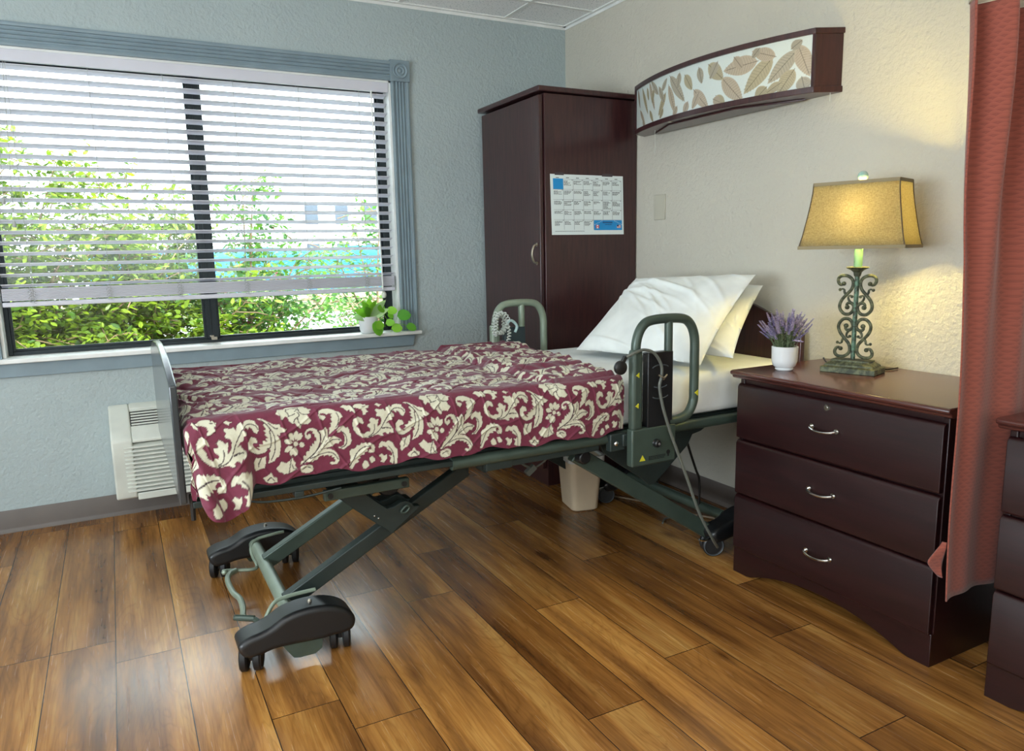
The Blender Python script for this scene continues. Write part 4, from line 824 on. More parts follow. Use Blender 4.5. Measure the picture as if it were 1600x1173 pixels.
mb = MB(); mb.tube(catmull([(-1.30, -1.62, 0.54), (-1.25, -1.60, 0.49), (-1.19, -1.58, 0.44), (-1.14, -1.57, 0.41)], 6), 0.004, 6); mb.tube(catmull([(-1.14, -1.57, 0.41), (-1.09, -1.58, 0.44), (-1.08, -1.62, 0.50), (-1.10, -1.66, 0.54)], 6), 0.0035, 6); mb.obox((-1.150, -1.57, 0.408), (0.016, 0, 0.012), (0, 0.01, 0), (-0.006, 0, 0.008)); mb.build('actuator_cable', M['cable_grey'], bed)
# ------------------------------------------------ assist rails on both sides
def assist(s_):
    f = lambda d: YC+s_*d   # distance from the bed's centre line
    col = M['steel'] if s_ < 0 else M['steel_pale']
    mb = MB(); yo = f(0.515)
    lp = catmull([(-0.912, yo, 0.50), (-0.912, yo, 0.80), (-0.910, yo, 0.885), (-0.885, yo, 0.935), (-0.840, yo, 0.952), (-0.735, yo, 0.952), (-0.688, yo, 0.935), (-0.663, yo, 0.885), (-0.660, yo, 0.80), (-0.660, yo, 0.70), (-0.663, yo, 0.655), (-0.688, yo, 0.615), (-0.735, yo, 0.600), (-0.775, yo, 0.600)], 7)
    mb.tube(lp, 0.0165, 14); mb.tube([(-0.776, yo, 0.945), (-0.776, yo, 0.52)], 0.0145, 12); ra = mb.build('assist_loop', col, bed)
    mb = MB(); y1 = f(0.500); y2 = f(0.533); mb.box(-0.938, -0.752, y1, y2, 0.462, 0.592); mb.build('rail_housing', col, bed, bevel=0.006, seg=3)
    mb = MB(); mb.box(-0.936, -0.893, y1, f(0.534), 0.585, 0.86); mb.build('upright_sleeve', col, bed, bevel=0.012, seg=3)
    mb = MB(); mb.box(-0.872, -0.766, f(0.498), f(0.530), 0.590, 0.845); ip = mb.build('inner_panel', M['black'] if s_ < 0 else simple('slate_panel', '2e3d42', 0.4), bed, bevel=0.003)
    for zc, rr in ((0.790, 0.034), (0.735, 0.030), (0.700, 0.036)):
        pts = [(-0.822+rr*math.cos(a), f(0.532), zc+rr*0.35*math.sin(a)) for a in np.linspace(-2.6 if zc < 0.75 else 0.3, -0.4 if zc < 0.75 else 2.9, 12)]; MB().tube(pts, 0.002, 6).build('embossed_ring', M['grey_rim'], ip)
    mb = MB(); mb.lathe([(0.015, 0), (0.013, 0.004), (0.013, 0.012), (0.010, 0.016), (0.0005, 0.016)], (-0.838, 0, 0.535), 18, 'y'); mb.v = [(x, f(0.533)+s_*y, z) for x, y, z in mb.v]; kb = mb.build('release_knob', M['black'], bed)
    if s_ < 0:
        MB().lathe([(0.0045, 0), (0.003, 0.003), (0.0005, 0.003)], (-0.838, f(0.551), 0.535), 10, 'y').build('knob_centre', M['chrome'], kb)
        def tri(x, z, h, y): return MB().prism([(x-h*0.6, z), (x+h*0.6, z), (x, z+h)], 'y', y, y-0.0006)
        tri(-0.895, 0.480, 0.020, f(0.5332)).build('warning_sticker', M['yellow'], bed, smooth=0)
        for x, z, y in ((-0.918, 0.775, 0.5342), (-0.920, 0.672, 0.5342)):
            mb = MB(); mb.prism([(x-0.008, z), (x+0.006, z-0.009), (x+0.006, z+0.009)], 'y', f(y), f(y+0.0006)); mb.build('warning_sticker', M['yellow'], bed, smooth=0)
        mb = MB(); mb.prism([(-0.670, 0.690), (-0.656, 0.679), (-0.656, 0.700)], 'y', f(0.530), f(0.5325)); mb.build('warning_sticker', M['yellow'], bed, smooth=0)
        mb = MB()
        for i in range(3):
            x = -0.868
            while x < -0.802: w_ = random.uniform(0.003, 0.008); mb.box(x, x+w_, f(0.5332), f(0.5338), 0.489-i*0.005, 0.4915-i*0.005); x += w_+0.002
        mb.build('printed_text', M['dark'], bed, smooth=0)
        mb = MB(); mb.lathe([(0.0005, 0), (0.008, 0), (0.008, 0.0006), (0.0005, 0.0006)], (-0.785, f(0.5338), 0.497), 14, 'y'); mb.box(-0.788, -0.782, f(0.5332), f(0.5338), 0.482, 0.490); mb.build('printed_symbol', M['dark'], bed, smooth=0)
    mb = MB(); mb.box(-0.995, -0.935, f(0.462), f(0.490), 0.515, 0.575); mb.box(-0.95, -0.76, f(0.474), f(0.500), 0.53, 0.572); rb = mb.build('rail_mount', M['steel_dark'], bed, bevel=0.003)
    mb = MB(); mb.ball((-0.972, f(0.492), 0.542), 0.009, 12, (1, 0.6, 1)); mb.build('bolt', M['chrome'], rb)
assist(-1); assist(1)
# ------------------------------------------------ mattress with white sheet
mt = thing('mattress', (-1.2, YC, 0.587), 'white-sheeted mattress on the bed frame, bare towards the head end', 'mattress')
def rbox_fn(x0, x1, y0, y1, z0, z1, r):
    def f(i, j, k): return None
mb = MB()
def sheet_ring(z, ins, zj=0.0): return rr_ring((-2.262-0.070)/2, YC, (2.262-0.070)/2-ins, 0.452-ins, 0.05, z, 6)
prof = [(0.588, 0.030), (0.589, 0.012), (0.597, 0.003), (0.610, 0), (0.700, 0), (0.718, 0.003), (0.730, 0.010), (0.737, 0.022), (0.739, 0.04), (0.7395, 0.10), (0.740, 0.2), (0.740, 0.35)]
stackrings(mb, [sheet_ring(z, i) for z, i in prof], True, True); ms = mb.build('fitted_sheet', M['sheet'], mt, smooth=60)
# ------------------------------------------------ pillows
def pillow(name, corners, T, label, seed, flange=0.0):
    c00, c10, c11, c01 = [np.array(c, float) for c in corners]; rs = np.random.default_rng(seed); n = 90
    ph = rs.uniform(0, 6.28, 12); kx = rs.uniform(-9, 9, 12); ky = rs.uniform(-9, 9, 12)
    nrm = np.cross(c10-c00, c01-c00); nrm /= np.linalg.norm(nrm)
    if nrm[2] < 0: nrm = -nrm
    Vs = []
    U, V_ = np.meshgrid(np.linspace(0, 1, n), np.linspace(0, 1, n)); 
    a, b = 2*U-1, 2*V_-1
    pin = 0.055; U2 = 0.5+a/2*(1-pin*(1-b**2)*np.abs(a)**3); V2 = 0.5+b/2*(1-pin*(1-a**2)*np.abs(b)**3)
    P0 = (c00*((1-U2)*(1-V2))[..., None]+c10*(U2*(1-V2))[..., None]+c11*(U2*V2)[..., None]+c01*((1-U2)*V2)[..., None])
    th_ = T*np.clip(1-np.abs(a)**3.2, 0, 1)**0.62*np.clip(1-np.abs(b)**3.2, 0, 1)**0.62
    wr = sum(np.sin(kx[i]*a+ky[i]*b+ph[i]) for i in range(5))*0.0016
    ridge = 0
    for i in range(16):
        cx_, cy_ = rs.uniform(-1, 1), rs.uniform(-1, 1); an = rs.uniform(0.2, 1.1); L_ = rs.uniform(0.25, 0.8); d1 = (a-cx_)*math.cos(an)+(b-cy_)*math.sin(an); d2 = -(a-cx_)*math.sin(an)+(b-cy_)*math.cos(an)+0.15*d1**2
        ridge = ridge+rs.uniform(0.005, 0.014)*np.exp(-(d2/0.035)**2-(d1/L_)**2)
    env = np.clip(1-np.maximum(abs(a), abs(b))**6, 0, 1)
    top = P0+nrm*(th_+(wr+ridge)*(0.25+0.75*env))[..., None]; bot = P0-nrm*(th_*0.75)[..., None]
    V3 = np.concatenate([top.reshape(-1, 3), bot.reshape(-1, 3)]); q = gridq(n, n); q2 = q[:, ::-1]+n*n
    e = [i for i in range(n-1)]; side = []
    for i in range(n-1):
        side += [[i, i+1, n*n+i+1, n*n+i][::-1], [(n-1)*n+i, (n-1)*n+i+1, n*n+(n-1)*n+i+1, n*n+(n-1)*n+i], [i*n, (i+1)*n, n*n+(i+1)*n, n*n+i*n], [i*n+n-1, (i+1)*n+n-1, n*n+(i+1)*n+n-1, n*n+i*n+n-1][::-1]]
    V3[:, 2] = np.maximum(V3[:, 2], 0.744)
    o = np_mesh(name, V3, np.concatenate([q, q2, np.array(side)]), M['pillow'], None); return setp(o, label, 'pillow', None)
pillow('pillow', [(-0.47, -1.86, 0.790), (-0.54, -1.10, 0.785), (-0.14, -0.99, 1.000), (-0.085, -1.625, 1.030)], 0.075, 'white pillow beneath, leaning on the headboard and mostly covered by the upper pillow', 5)
pillow('pillow', [(-0.61, -1.845, 0.775), (-0.69, -1.165, 0.765), (-0.30, -1.065, 1.052), (-0.20, -1.695, 1.078)], 0.060, 'front white pillow with creased case, leaning up at the head of the mattress', 9)
# ------------------------------------------------ damask bedspread
PAT=[('L',[-35,1946,46,2128,203,2093,280,2198,420,2201,556,2122,781,2137,796,2051,867,2032,874,1978,975,1938,910,1889,915,1814,821,1783,865,1671,932,1588,823,1486,701,1513,639,1511,601,1399,505,1486,460,1577,388,1555,294,1663,280,1759,214,1809,128,1716,82,1775,88,1868]),
('V',[272,2084,255,1982,299,1893,313,1797]),
('V',[292,1789,394,1807,498,1846]),
('V',[269,2043,372,2072,472,2070,542,2051,564,1985,503,1929]),
('V',[562,1891,607,1811,593,1749,487,1679,420,1583]),
('V',[609,2000,623,1893,699,1799,862,1789]),
('V',[549,1692,562,1584,637,1479]),
('V',[596,2107,600,2012]),
('L',[397,1079,408,1215,356,1307,273,1346,249,1257,286,1158]),
('L',[449,1085,530,1180,533,1281,481,1359,413,1304,393,1207]),
('L',[490,1065,601,1097,647,1177,632,1267,547,1257,488,1188]),
('L',[528,965,565,880,635,868,694,916,660,991,592,1020]),
('L',[428,897,349,818,346,725,400,651,467,699,486,790]),
('L',[392,912,287,874,249,791,271,703,353,718,405,791]),
('L',[355,959,230,990,145,949,110,866,193,828,285,854]),
('L',[356,1038,292,1153,203,1194,121,1171,152,1084,234,1027]),
('L',[507,980,484,933,434,919,387,947,370,1001,393,1049,443,1062,490,1034]),
('L',[310,676,243,579,130,555,-5,651,-50,573,-154,505,-73,386,5,351,51,290,211,253,438,290,383,396,399,479,342,553]),
('V',[298,645,258,502,201,255]),
('V',[295,453,339,339,417,294]),
('L',[527,394,563,474,627,518,645,634,706,613,735,749,817,736,847,882,898,864,903,949,964,919,980,1013,1042,993,1037,1091,987,1120,992,1205,931,1225,945,1287,874,1308,790,1287,754,1218,792,1169,827,1229,887,1199,882,1114,796,1062,718,1137,704,1246,772,1343,878,1382,1001,1354,1101,1276,1145,1140,1135,969,1050,787,915,634,741,511,589,405]),
('L',[1121,1262,1205,1261,1305,1344,1372,1238,1375,1107,1359,1001,1244,866,1088,716,868,555,716,450,567,387,741,511,958,649,1139,860,1186,1048,1173,1179]),
('V',[1290,1271,1291,1119,1161,878,959,671,741,511,589,405]),
('V',[655,460,914,624,1060,785,1145,967,1152,1150,1080,1279]),
('L',[1088,716,1243,844,1403,1038,1532,1052,1595,1021,1751,933,1760,899,1694,875,1669,813,1573,839,1516,781,1385,736,1258,744,1129,699]),
('V',[1152,728,1351,872,1526,944,1718,927]),
('L',[783,525,934,610,1086,694,1257,723,1425,686,1549,601,1648,454,1662,319,1592,220,1441,222,1380,276,1425,313,1519,276,1555,336,1504,377,1528,418,1454,440,1468,504,1370,476,1352,533,1224,521,1205,567,1099,551,1055,526,1030,464,926,470,902,420,800,458,674,446]),
('V',[825,529,953,574,1165,606,1377,595,1523,517,1632,357]),
('L',[1396,1093,1424,1209,1418,1296,1484,1330,1458,1431,1523,1455,1476,1548,1520,1585,1482,1666,1559,1710,1443,1724,1378,1690,1318,1741,1214,1765,1180,1716,1230,1688,1324,1665,1341,1609,1264,1544,1173,1609,1138,1721,1177,1844,1285,1905,1453,1895,1577,1837,1680,1759,1712,1766,1784,1702,1831,1588,1765,1564,1740,1491,1703,1409,1653,1285,1552,1212,1452,1140]),
('V',[1657,1729,1712,1582,1676,1391,1610,1291]),
('L',[1619,700,1729,727,1819,780,1847,908,1855,1038,1796,1156,1755,1184,1687,1128,1645,1145,1628,1224,1697,1301,1807,1351,1911,1272,1946,1311,1996,1238,1992,1162,2044,1121,2028,1014,2057,943,2006,818,1904,745,1812,660]),
('V',[1755,1184,1879,1079,1912,898,1839,755,1727,701]),
('L',[518,255,544,337,649,374,774,375,875,326,901,235,844,157,716,124,554,174]),
('V',[600,252,707,310,810,283]),
('L',[1807,1927,1910,2033,2016,1988,2104,2010,2152,1906,2212,1801,2197,1726,2124,1779,2078,1741,2050,1821,1982,1775,1921,1837,1902,1883]),
('V',[2158,2003,2168,1904,2229,1831]),
('L',[2172,1923,2265,2032,2375,2034,2462,2008,2481,1951,2549,1987,2579,1917,2679,1905,2632,1856,2641,1811,2551,1811,2560,1755,2612,1693,2545,1679,2508,1618,2431,1628,2447,1714,2407,1807,2300,1864,2202,1876]),
('V',[2456,1904,2534,1894]),
('L',[2835,1897,2917,1954,2982,1891,3072,1873,2991,1845,2966,1793,2890,1858]),
('L',[2587,964,2388,1015,2238,1103,2134,1227,2100,1408,2140,1534,2264,1594,2393,1534,2442,1406,2407,1378,2310,1434,2253,1387,2206,1328,2290,1261,2328,1145,2437,1097,2529,1151,2617,1127,2643,1201,2547,1292,2561,1346,2652,1367,2611,1450,2670,1509,2769,1474,2812,1424,2903,1434,2862,1283,2858,1217,2964,1292,2993,1422,2952,1506,2851,1519,2831,1577,2878,1615,2815,1712,2873,1744,2984,1702,3076,1724,3140,1627,3169,1757,3287,1832,3328,1737,3378,1821,3495,1840,3655,1787,3664,1719,3741,1619,3738,1529,3675,1435,3595,1479,3553,1575,3485,1628,3459,1564,3393,1640,3300,1629,3388,1528,3397,1459,3304,1460,3324,1390,3219,1370,3124,1293,3216,1303,3237,1255,3346,1105,3342,1015,3227,1031,3178,982,3089,1039,2997,1018,3028,946,2970,943,2859,1004,2700,982]),
('V',[3715,1554,3649,1653,3466,1709,3324,1637,3203,1507,3081,1343,2958,1158,2816,1044,2587,975]),
('V',[2761,1297,2766,1185,2704,1059,2566,1001]),
('V',[3004,1163,3164,1164,3278,1137]),
('L',[3705,1860,3845,1843,3983,1748,4145,1648,4311,1617,4332,1545,4486,1446,4399,1388,4302,1389,4300,1320,4206,1378,4295,1206,4301,1044,4287,999,4243,797,4158,786,4107,713,3913,648,3966,768,3960,929,4022,967,3977,1053,3854,944,3662,879,3501,948,3415,1096,3422,1253,3519,1353,3635,1315,3677,1219,3652,1177,3582,1186,3534,1148,3577,1073,3679,991,3739,1006,3647,1075,3742,1096,3699,1171,3816,1155,3820,1246,3937,1230,3893,1304,3976,1316,3874,1421,3946,1434,3866,1512,3938,1537,3861,1672,3909,1689,4000,1587,4042,1467,4068,1510,3934,1708]),
('V',[3820,1813,4000,1609,4133,1364,4148,1133,4116,931,4012,738]),
('V',[4019,1493,4047,1284,4014,1082,3905,1029]),
('V',[4004,1700,4164,1543,4259,1520]),
('L',[3873,838,3853,646,3813,537,3693,485,3584,422,3540,508,3555,575,3535,646,3612,795,3729,778]),
('V',[3741,777,3676,649,3660,548]),
('L',[1944,148,1992,430,1981,631,2028,691,2140,718,2212,819,2288,796,2336,867,2401,835,2470,870,2512,819,2580,831,2711,745,2751,649,2723,541,2609,524,2544,568,2570,631,2638,644,2619,714,2552,724,2503,641,2535,603,2411,588,2430,529,2341,543,2272,498,2292,450,2201,420,2242,346,2128,297,2031,134]),
('V',[2576,754,2373,728,2212,618,2092,437,1969,211]),
('L',[2864,632,2891,718,2963,787,3098,744,3169,791,3305,726,3368,580,3446,500,3450,316,3416,91,3277,114,3187,174,3238,280,3172,359,3264,344,3291,409,3225,487,3112,550,3137,591,3047,628,3002,657,2978,627,2886,606]),
('V',[3162,633,3272,503,3322,336,3325,129]),
('L',[2852,386,2945,428,3034,357,3105,392,3111,277,3025,177,2889,198,2937,259,2918,330]),
('L',[2327,265,2422,374,2508,304,2547,185,2454,132,2365,147]),
('L',[2558,397,2650,428,2736,336,2732,269,2617,230,2576,316]),
('L',[3754,257,3900,339,3975,420,4042,294,4137,256,4133,164,3939,124,3821,166]),
('V',[3870,193,3970,282,4062,186])]
TW, TH, res = 0.428, 0.235, 0.0005
Wp, Hp = int(TW/res), int(2*TH/res); tile = np.zeros((Hp, Wp, 3)); mar = np.array(lin('681934')[:3]); crm = np.array(lin('cbc8b0')[:3]); vein = np.array(lin('2d141f')[:3]); tile[:] = mar
for kind in 'OLV':
    for k_, q in PAT:
        if k_ != ('L' if kind == 'O' else kind): continue
        pts = np.array(q).reshape(-1, 2)*1e-4
        for row in (0, 1):
            for ox in (-TW, 0, TW, 2*TW):
                for oy in (-2*TH, 0, 2*TH):
                    dx, dy = ox+row*TW/2, oy+row*TH
                    if kind == 'L': fill_poly(tile, pts, crm, 0, 0, res, ox=dx, oy=dy)
                    elif kind == 'V': stroke(tile, [tuple(p+(dx, dy)) for p in pts], vein, 0.0026, 0, 0, res)
                    else:
                        c_ = pts.mean(0); stroke(tile, [tuple(p+(dx, dy)) for p in np.vstack([pts, pts[:1]])], vein*0.6+mar*0.4, 0.0022, 0, 0, res)
# cream shading of the printed leaves: a slightly greener tint in soft patches
spd = thing('bedspread', (-1.6, YC, 0.52), 'maroon quilted bedspread with cream scrolling leaf and flower print', 'bedspread')
su = 0.0021; nu = int((1.42+0.13)/su); nv = int((0.245+0.96+0.2)/su)
Uu, Vv = np.meshgrid(np.linspace(-0.13, 1.42, nu), np.linspace(0, 1.405, nv))   # Uu: distance from the foot edge (negative hangs down), Vv: distance from the near hem
ztop = 0.778
yn, yf = -1.832, -0.872; side_h = ztop-0.560
dv = np.maximum(side_h-Vv, 0)                     # how far below the top edge, near side
vf = side_h+0.955; dvf = np.maximum(Vv-vf, 0)     # far side
du = np.maximum(-Uu, 0)
xf = -2.268
xe_top = np.interp(Vv, [0, side_h, vf], [-0.932, -0.930, -0.790]); frac = np.clip(Uu, 0, None)/1.42
X = np.where(Uu >= 0, xf+frac*(xe_top-xf), xf)

Y = np.where(dv > 0, yn, np.where(dvf > 0, yf, yn+(Vv-side_h)*(yf-yn)/0.955))
r_ = 0.055
def roll(d): # rounded fall over an edge: outward distance and drop for a cloth length d
    a = np.clip(d/(r_*math.pi/2), 0, 1)*math.pi/2; return r_*np.sin(a), r_*(1-np.cos(a))+np.maximum(d-r_*math.pi/2, 0)
on, zn = roll(dv+0*dv); of_, zf_ = roll(dvf); ou, zu = roll(du)
Y = Y+0.025-on*0.70+of_*0.5*(dvf > 0); X = X-ou*0.5
drop = np.maximum(np.maximum(zn, zf_), zu*0.92)+0.25*np.minimum(zn, zu)
drop = np.where((du > 0) & (dv <= 0) & (dvf <= 0), zu*0.92, drop)
Z = ztop+0.010*np.clip((0.55-Uu)/0.8, 0, 1)-0.010*sstep(0.6, 1.3, Uu)-drop
nz = lambda kx, ky, p: np.sin(kx*X*1.0+ky*Y+p)
soft = 0.0035*nz(11, 5, 1)+0.0028*nz(-7, 14, 2)+0.0018*nz(26, 9, 0.3)+0.0016*nz(15, -31, 2.1)
top_m = sstep(0.03, 0.10, Vv-side_h)*sstep(0.0, 0.05, Uu)*(Vv < vf+0.02)
# diagonal quilt stitching and fine puckers
q1 = np.abs(np.sin((Uu*1.0+Vv*0.55)*math.pi/0.105+0.5*np.sin(Vv*20))); q2 = np.abs(np.sin((Uu*0.6-Vv)*math.pi/0.12+0.6*np.sin(Uu*17)))
quilt = -0.0032*(np.exp(-(q1/0.10)**2)+np.exp(-(q2/0.10)**2))
puck = 0.0038*np.sin(Uu*55+4*np.sin(Vv*13))*np.sin(Vv*62+3*np.sin(Uu*11))*sstep(0.0, 0.12, Vv-side_h)
Z += (soft+quilt+puck)*np.where(dv > 0, 0.25, 1)*np.where(dvf > 0.0, 0.3, 1)
Y += np.where(dv > 0, (soft*1.2+quilt*0.9), 0)
# gathers at the foot corner
gat = np.exp(-((Uu+0.02)/0.15)**2); ph_ = Vv*60+3.0*np.sin(Uu*16)+Uu*40
Z += gat*0.006*np.sin(ph_)*np.clip((Vv-side_h+0.05)*8, 0, 1)*(dvf <= 0); X += np.where(Uu < 0.05, -0.004*np.sin(ph_*1.2), 0)
bun = sstep(-0.04, 0.03, Uu)*(1-sstep(0.115, 0.150, Uu))*np.clip((side_h-Vv)/side_h, 0, 1)**1.2
Y -= bun*(0.030+0.010*np.sin(Uu*60+Vv*25)); Z -= bun**1.5*(0.078-0.030*((Uu-0.055)/0.07)**2); Y -= 0.012*bun*np.abs(np.sin((Vv*1.2+Uu*0.8)*40))
X = np.where((du > 0) & (dv > 0), X+0.5*np.minimum(du, dv)*0.25, X)
X = np.maximum(X, -2.292)
# the pleat turned over near the head edge
xr = np.interp(Vv, [0, side_h, side_h+0.4, vf], [-1.165, -1.215, -1.235, -1.19])+0.008*np.sin(Vv*30)
st_ = sstep(-0.004, 0.022, X-xr); pm = np.where(dv > 0, np.clip(1-dv/0.20, 0, 1)*0.6, 1.0)
Z += np.where(dv > 0, 0, 0.020*st_*(0.75+0.25*np.sin(Vv*70))-0.005*np.exp(-((X-xr+0.010)/0.008)**2)); Y -= np.where(dv > 0, pm*(0.010*st_-0.004*np.exp(-((X-xr+0.006)/0.006)**2)), 0)
edge = sstep(0.0, 0.040, 1.42-Uu); Z = Z*np.where((dv > 0)|(dvf > 0), 1, edge)+np.where((dv > 0)|(dvf > 0), 0, (1-edge)*0.7425); Y = Y+np.where(dv > 0, (1-edge)*0.010, 0)
hem = 0.006*np.sin(Uu*23)+0.004*np.sin(Uu*51+1); Z = Z+np.where(dv > 0, hem*dv/side_h, 0)
Z = np.where((dv <= 0) & (dvf <= 0) & (Uu > 0.02), np.maximum(Z, 0.7455), Z)
ps = (Uu-2.268+2.05); pt = Vv+0.008
shear = (X-(Uu-2.268))  # pattern stays on the cloth
img_x = ps/res; img_y = pt/res; col = sample(tile, img_x, img_y)
cloth = np_mesh('bedspread_cloth', np.stack([X, Y, Z], -1).reshape(-1, 3), gridq(nu, nv), M['damask'], spd, col.reshape(-1, 3))
# ------------------------------------------------ cords
def cordobj(name, paths, r, mat, label, cat, parts=()):
    mb = MB()
    for p in paths: mb.tube(catmull(p, 8), r, 8)
    o = mb.build(name, mat, None); return setp(o, label, cat)
yo = YC-0.56
pend = thing('bed_remote_cord', (-0.83, yo, 0.06), 'grey cord hooked over the near assist rail, ending in a round black plug', 'cord')
mb = MB(); mb.tube(catmull([(-0.975, -1.888, 0.835), (-0.945, -1.90, 0.852), (-0.905, -1.902, 0.860), (-0.862, -1.902, 0.846), (-0.832, -1.902, 0.805), (-0.828, -1.900, 0.765), (-0.836, -1.900, 0.730), (-0.822, -1.902, 0.66), (-0.795, -1.905, 0.58), (-0.762, -1.908, 0.50), (-0.715, -1.910, 0.39), (-0.660, -1.912, 0.26), (-0.590, -1.905, 0.15), (-0.520, -1.86, 0.085), (-0.44, -1.79, 0.0965), (-0.40, -1.80, 0.09)][:14], 8), 0.0052, 8); mb.build('cord', M['cable_grey'], pend)
mb = MB(); mb.lathe([(0.0005, 0), (0.014, 0), (0.022, 0.004), (0.024, 0.010), (0.022, 0.018), (0.012, 0.022), (0.0005, 0.022)], (-0.992, 0, 0.808), 22, 'y'); mb.v = [(x, -1.905+y, z) for x, y, z in mb.v]; mb.bar((-0.985, -1.894, 0.822), (-0.970, -1.890, 0.842), 0.012, 0.012); mb.build('round_plug', M['black'], pend, bevel=0.001)
mb = MB(); mb.tube(catmull([(-0.846, -1.907, 0.772), (-0.828, -1.912, 0.762), (-0.812, -1.908, 0.770), (-0.820, -1.9, 0.752)], 5), 0.003, 6); mb.build('cord_clip', M['brass'], pend)
# coiled call cord on the far rail
yo = YC+0.515
coil = thing('coiled_call_cord', (-0.90, yo, 0.75), 'tangled white coiled cord wound round the far assist rail', 'cord')
base_p = []
rs = np.random.default_rng(3)
for t in np.linspace(0, 1, 26):
    a = t*2*math.pi*3.2; base_p.append((-0.905+0.030*math.cos(a)+rs.uniform(-.008, .008), yo-0.032+0.018*math.sin(a*1.3), 0.865-0.045*math.sin(a*0.83+t*3)+rs.uniform(-.01, .01)))
base_p += [(-0.875, yo-0.045, 0.855), (-0.868, yo-0.05, 0.83), (-0.872, yo-0.055, 0.805), (-0.880, yo-0.06, 0.785)]
bp_ = catmull(base_p, 14); pts = []
T_ = 0; 
for i in range(len(bp_)-1):
    d_ = bp_[i+1]-bp_[i]; dn = d_.normalized(); u_ = dn.orthogonal().normalized() if i == 0 else (u_-dn*u_.dot(dn)).normalized(); w_ = dn.cross(u_)
    for k in range(4):
        T_ += d_.length/4; a = T_/0.0085*2*math.pi*0.62; pts.append(bp_[i]+d_*k/4+(u_*math.cos(a)+w_*math.sin(a))*0.0075)
mb = MB(); mb.tube(pts, 0.0026, 6); mb.build('coil', M['coil'], coil)
mb = MB(); mb.tube(catmull([(-0.875, yo-0.05, 0.872), (-0.858, yo-0.05, 0.880), (-0.838, yo-0.05, 0.868), (-0.828, yo-0.05, 0.850), (-0.838, yo-0.05, 0.826)], 6), 0.0065, 8); mb.build('clip_handle', simple('pale_blue_plastic', 'a9c4c2', 0.4), coil)
setp(MB().tube(catmull([(-0.462, -1.60, 0.53), (-0.455, -1.60, 0.45), (-0.42, -1.59, 0.37), (-0.38, -1.58, 0.29), (-0.352, -1.57, 0.24), (-0.345, -1.565, 0.15), (-0.345, -1.56, 0.05), (-0.330, -1.50, 0.006), (-0.28, -1.40, 0.0055)], 8), 0.005, 8).build('power_cord', M['cable_black']), 'black power cord hanging down from the bed towards the wall', 'cord')
setp(MB().tube(catmull([(-0.40, -1.40, 0.0055), (-0.34, -1.36, 0.0055), (-0.27, -1.42, 0.0055), (-0.22, -1.55, 0.0055), (-0.16, -1.66, 0.0055), (-0.10, -1.60, 0.0055), (-0.07, -1.45, 0.0055)], 8), 0.004, 8).build('floor_cable', M['cable_grey']), 'pale grey cable looping across the floor under the head of the bed', 'cable')
setp(MB().tube(catmull([(-0.40, -0.95, 0.006), (-0.34, -1.05, 0.006), (-0.28, -1.18, 0.006), (-0.24, -1.34, 0.006), (-0.14, -1.52, 0.006), (-0.06, -1.74, 0.006)], 8), 0.0045, 8).build('floor_cable', simple('tan_cable', '7d6a52', 0.6)), 'tan cable lying along the floor behind the bed by the baseboard', 'cable')
# ------------------------------------------------ outdoors
GZ = -0.35
setp(MB().box(-40, 60, 0.3, 16.5, GZ-0.1, GZ).build('ground', M['concrete'], smooth=0), kind='structure')
setp(MB().box(-40, 60, 16.5, 27, GZ-0.1, GZ+0.03).build('grass_strip', M['grass'], smooth=0), 'dry yellow-green grass strip beyond the pavement', 'grass', kind='stuff')
setp(MB().box(-60, 80, 27, 90, GZ-0.1, GZ).build('far_ground', M['concrete'], smooth=0), kind='structure')
fe = thing('screened_fence', (4.5, 20, GZ), 'bright blue screened fence across the lot outside', 'fence')
mb = MB(); mb.grid(lambda u, v: (-3+u*22, 20+0.04*math.sin(u*90), -0.05+v*(1.47+0.03*math.sin(u*40))), 200, 6); mb.build('blue_screen', M['tarp'], fe, solid=0.02)
for i in range(9): MB().tube([(-3+i*2.75, 20.1, GZ), (-3+i*2.75, 20.1, 1.5)], 0.035, 10).build('post', M['stucco'], fe)
bd = thing('distant_building', (11, 44, GZ), 'pale building with dark windows seen beyond the blue fence', 'building')
MB().box(5.5, 18, 40, 48, GZ, 4.9).build('wall', M['stucco'], bd); mb = MB(); mb.box(5.3, 18.2, 39.8, 48.2, 4.9, 5.2); mb.build('parapet', M['stucco'], bd)
for r_ in range(2):
    for i in range(6): w_ = MB().box(7.6+i*1.75, 8.35+i*1.75, 39.93, 40.02, 2.9-r_*2.2, 4.0-r_*2.2).build('window', M['winglass'], bd, smooth=0)
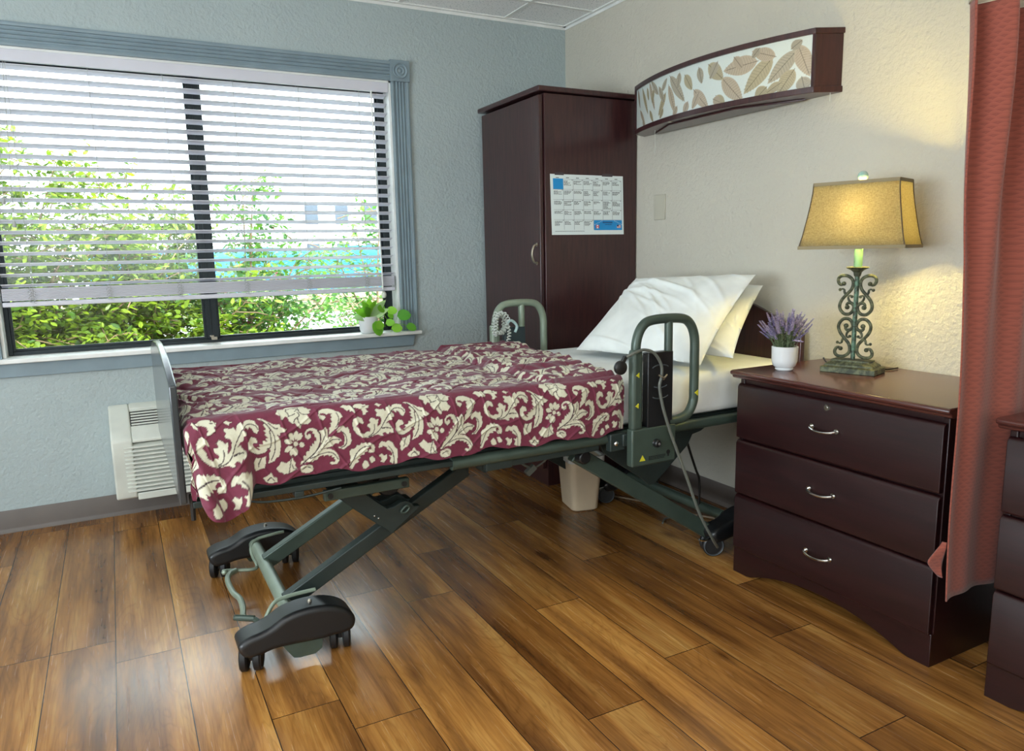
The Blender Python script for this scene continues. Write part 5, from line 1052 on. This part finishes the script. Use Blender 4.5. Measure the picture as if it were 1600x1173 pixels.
def shrub(name, base, label, leaves, spread, height, nst, mat, seed, bloom=0, low=0.25, lean=0.0, yspread=0.6, lsize=0.06, cat='shrub'):
    rs = random.Random(seed); r = thing(name, base, label, cat, 'shrubs outside the window'); stx = MB(); lf = MB(); blm = MB(); tips = []
    b0 = Vector(base)
    for i in range(nst):
        a = rs.uniform(0, 2*math.pi); sx = rs.uniform(-1, 1); sy = rs.uniform(-1, 1); hh = height*rs.uniform(0.5, 1.0)*(1-0.35*abs(sx))
        tip = b0+Vector((sx*spread+lean, sy*yspread, hh)); mid = b0+Vector((sx*spread*0.35, sy*yspread*0.4, hh*0.55))
        pts = catmull([b0+Vector((sx*0.1, sy*0.1, 0)), mid, tip+Vector((sx*0.1, 0, -0.05))], 7); stx.tube(pts, [0.014*(1-0.8*k/len(pts)) for k in range(len(pts))], 5)
        for k in range(3, len(pts)):
            for q in range(3):
                d_ = Vector((rs.uniform(-1, 1), rs.uniform(-1, 1), rs.uniform(-0.3, 0.7))).normalized(); L_ = rs.uniform(0.12, 0.38)*height/2; e_ = pts[k]+d_*L_+Vector((0, 0, -0.1*L_)); tips.append((pts[k], e_))
                if q == 0: stx.tube([pts[k], (pts[k]+e_)/2+Vector((0, 0, 0.02)), e_], 0.004, 4)
    for _ in range(leaves):
        a_, b_ = rs.choice(tips); t = rs.random()**0.6; p = a_+(b_-a_)*t+Vector((rs.gauss(0, 0.035), rs.gauss(0, 0.035), rs.gauss(0, 0.03)))
        if p.z < base[2]+low*height: continue
        d_ = Vector((rs.gauss(0, 1), rs.gauss(0, 1), rs.gauss(-0.1, 0.5))); L_ = lsize*rs.uniform(0.6, 1.25); d_.normalize(); up = Vector((rs.gauss(0, 0.5), rs.gauss(0, 0.5), 1)); s_ = d_.cross(up).normalized(); n_ = s_.cross(d_)
        lf.add([p, p+d_*L_*0.3+s_*L_*0.24+n_*L_*0.05, p+d_*L_*0.7+s_*L_*0.20, p+d_*L_, p+d_*L_*0.7-s_*L_*0.20, p+d_*L_*0.3-s_*L_*0.24+n_*L_*0.05], [(0, 1, 2, 3), (0, 3, 4, 5)])
    for _ in range(bloom):
        a_, b_ = rs.choice(tips[-len(tips)//2:]); 
        for q in range(14): d_ = Vector((rs.gauss(0, 1), rs.gauss(0, 1), rs.gauss(0, 1))); leafquad(blm, b_+d_*0.012, d_, 0.025, 0.02)
    stx.build('stems', M['stem'], r); setp(lf.build('foliage', mat, r, fix=False, smooth=0), kind=None)
    if bloom: blm.build('blossoms', M['bloom'], r, fix=False, smooth=0)
shrub('shrub', (-3.1, 2.3, GZ), 'dense bright green shrub filling the outside view at the far left of the window', 24000, 0.95, 2.72, 26, M['shrub_leaf'], 1, 3, low=0.30, yspread=0.5)
shrub('shrub', (-2.25, 2.6, GZ), 'bright green shrub just left of the window mullion outside', 22000, 0.80, 2.50, 24, M['shrub_leaf'], 2, 4, low=0.25, yspread=0.5)
shrub('shrub', (-1.45, 2.7, GZ), 'looser arching green shrub with a few pink blossoms right of the window mullion', 9000, 0.62, 2.35, 16, M['shrub_leaf_b'], 3, 9, low=0.22, yspread=0.4)
shrub('shrub', (-0.25, 3.0, GZ), 'small sparse green shrub outside by the right edge of the window', 3200, 0.30, 2.45, 9, M['shrub_leaf_b'], 4, 3, low=0.3, yspread=0.3)
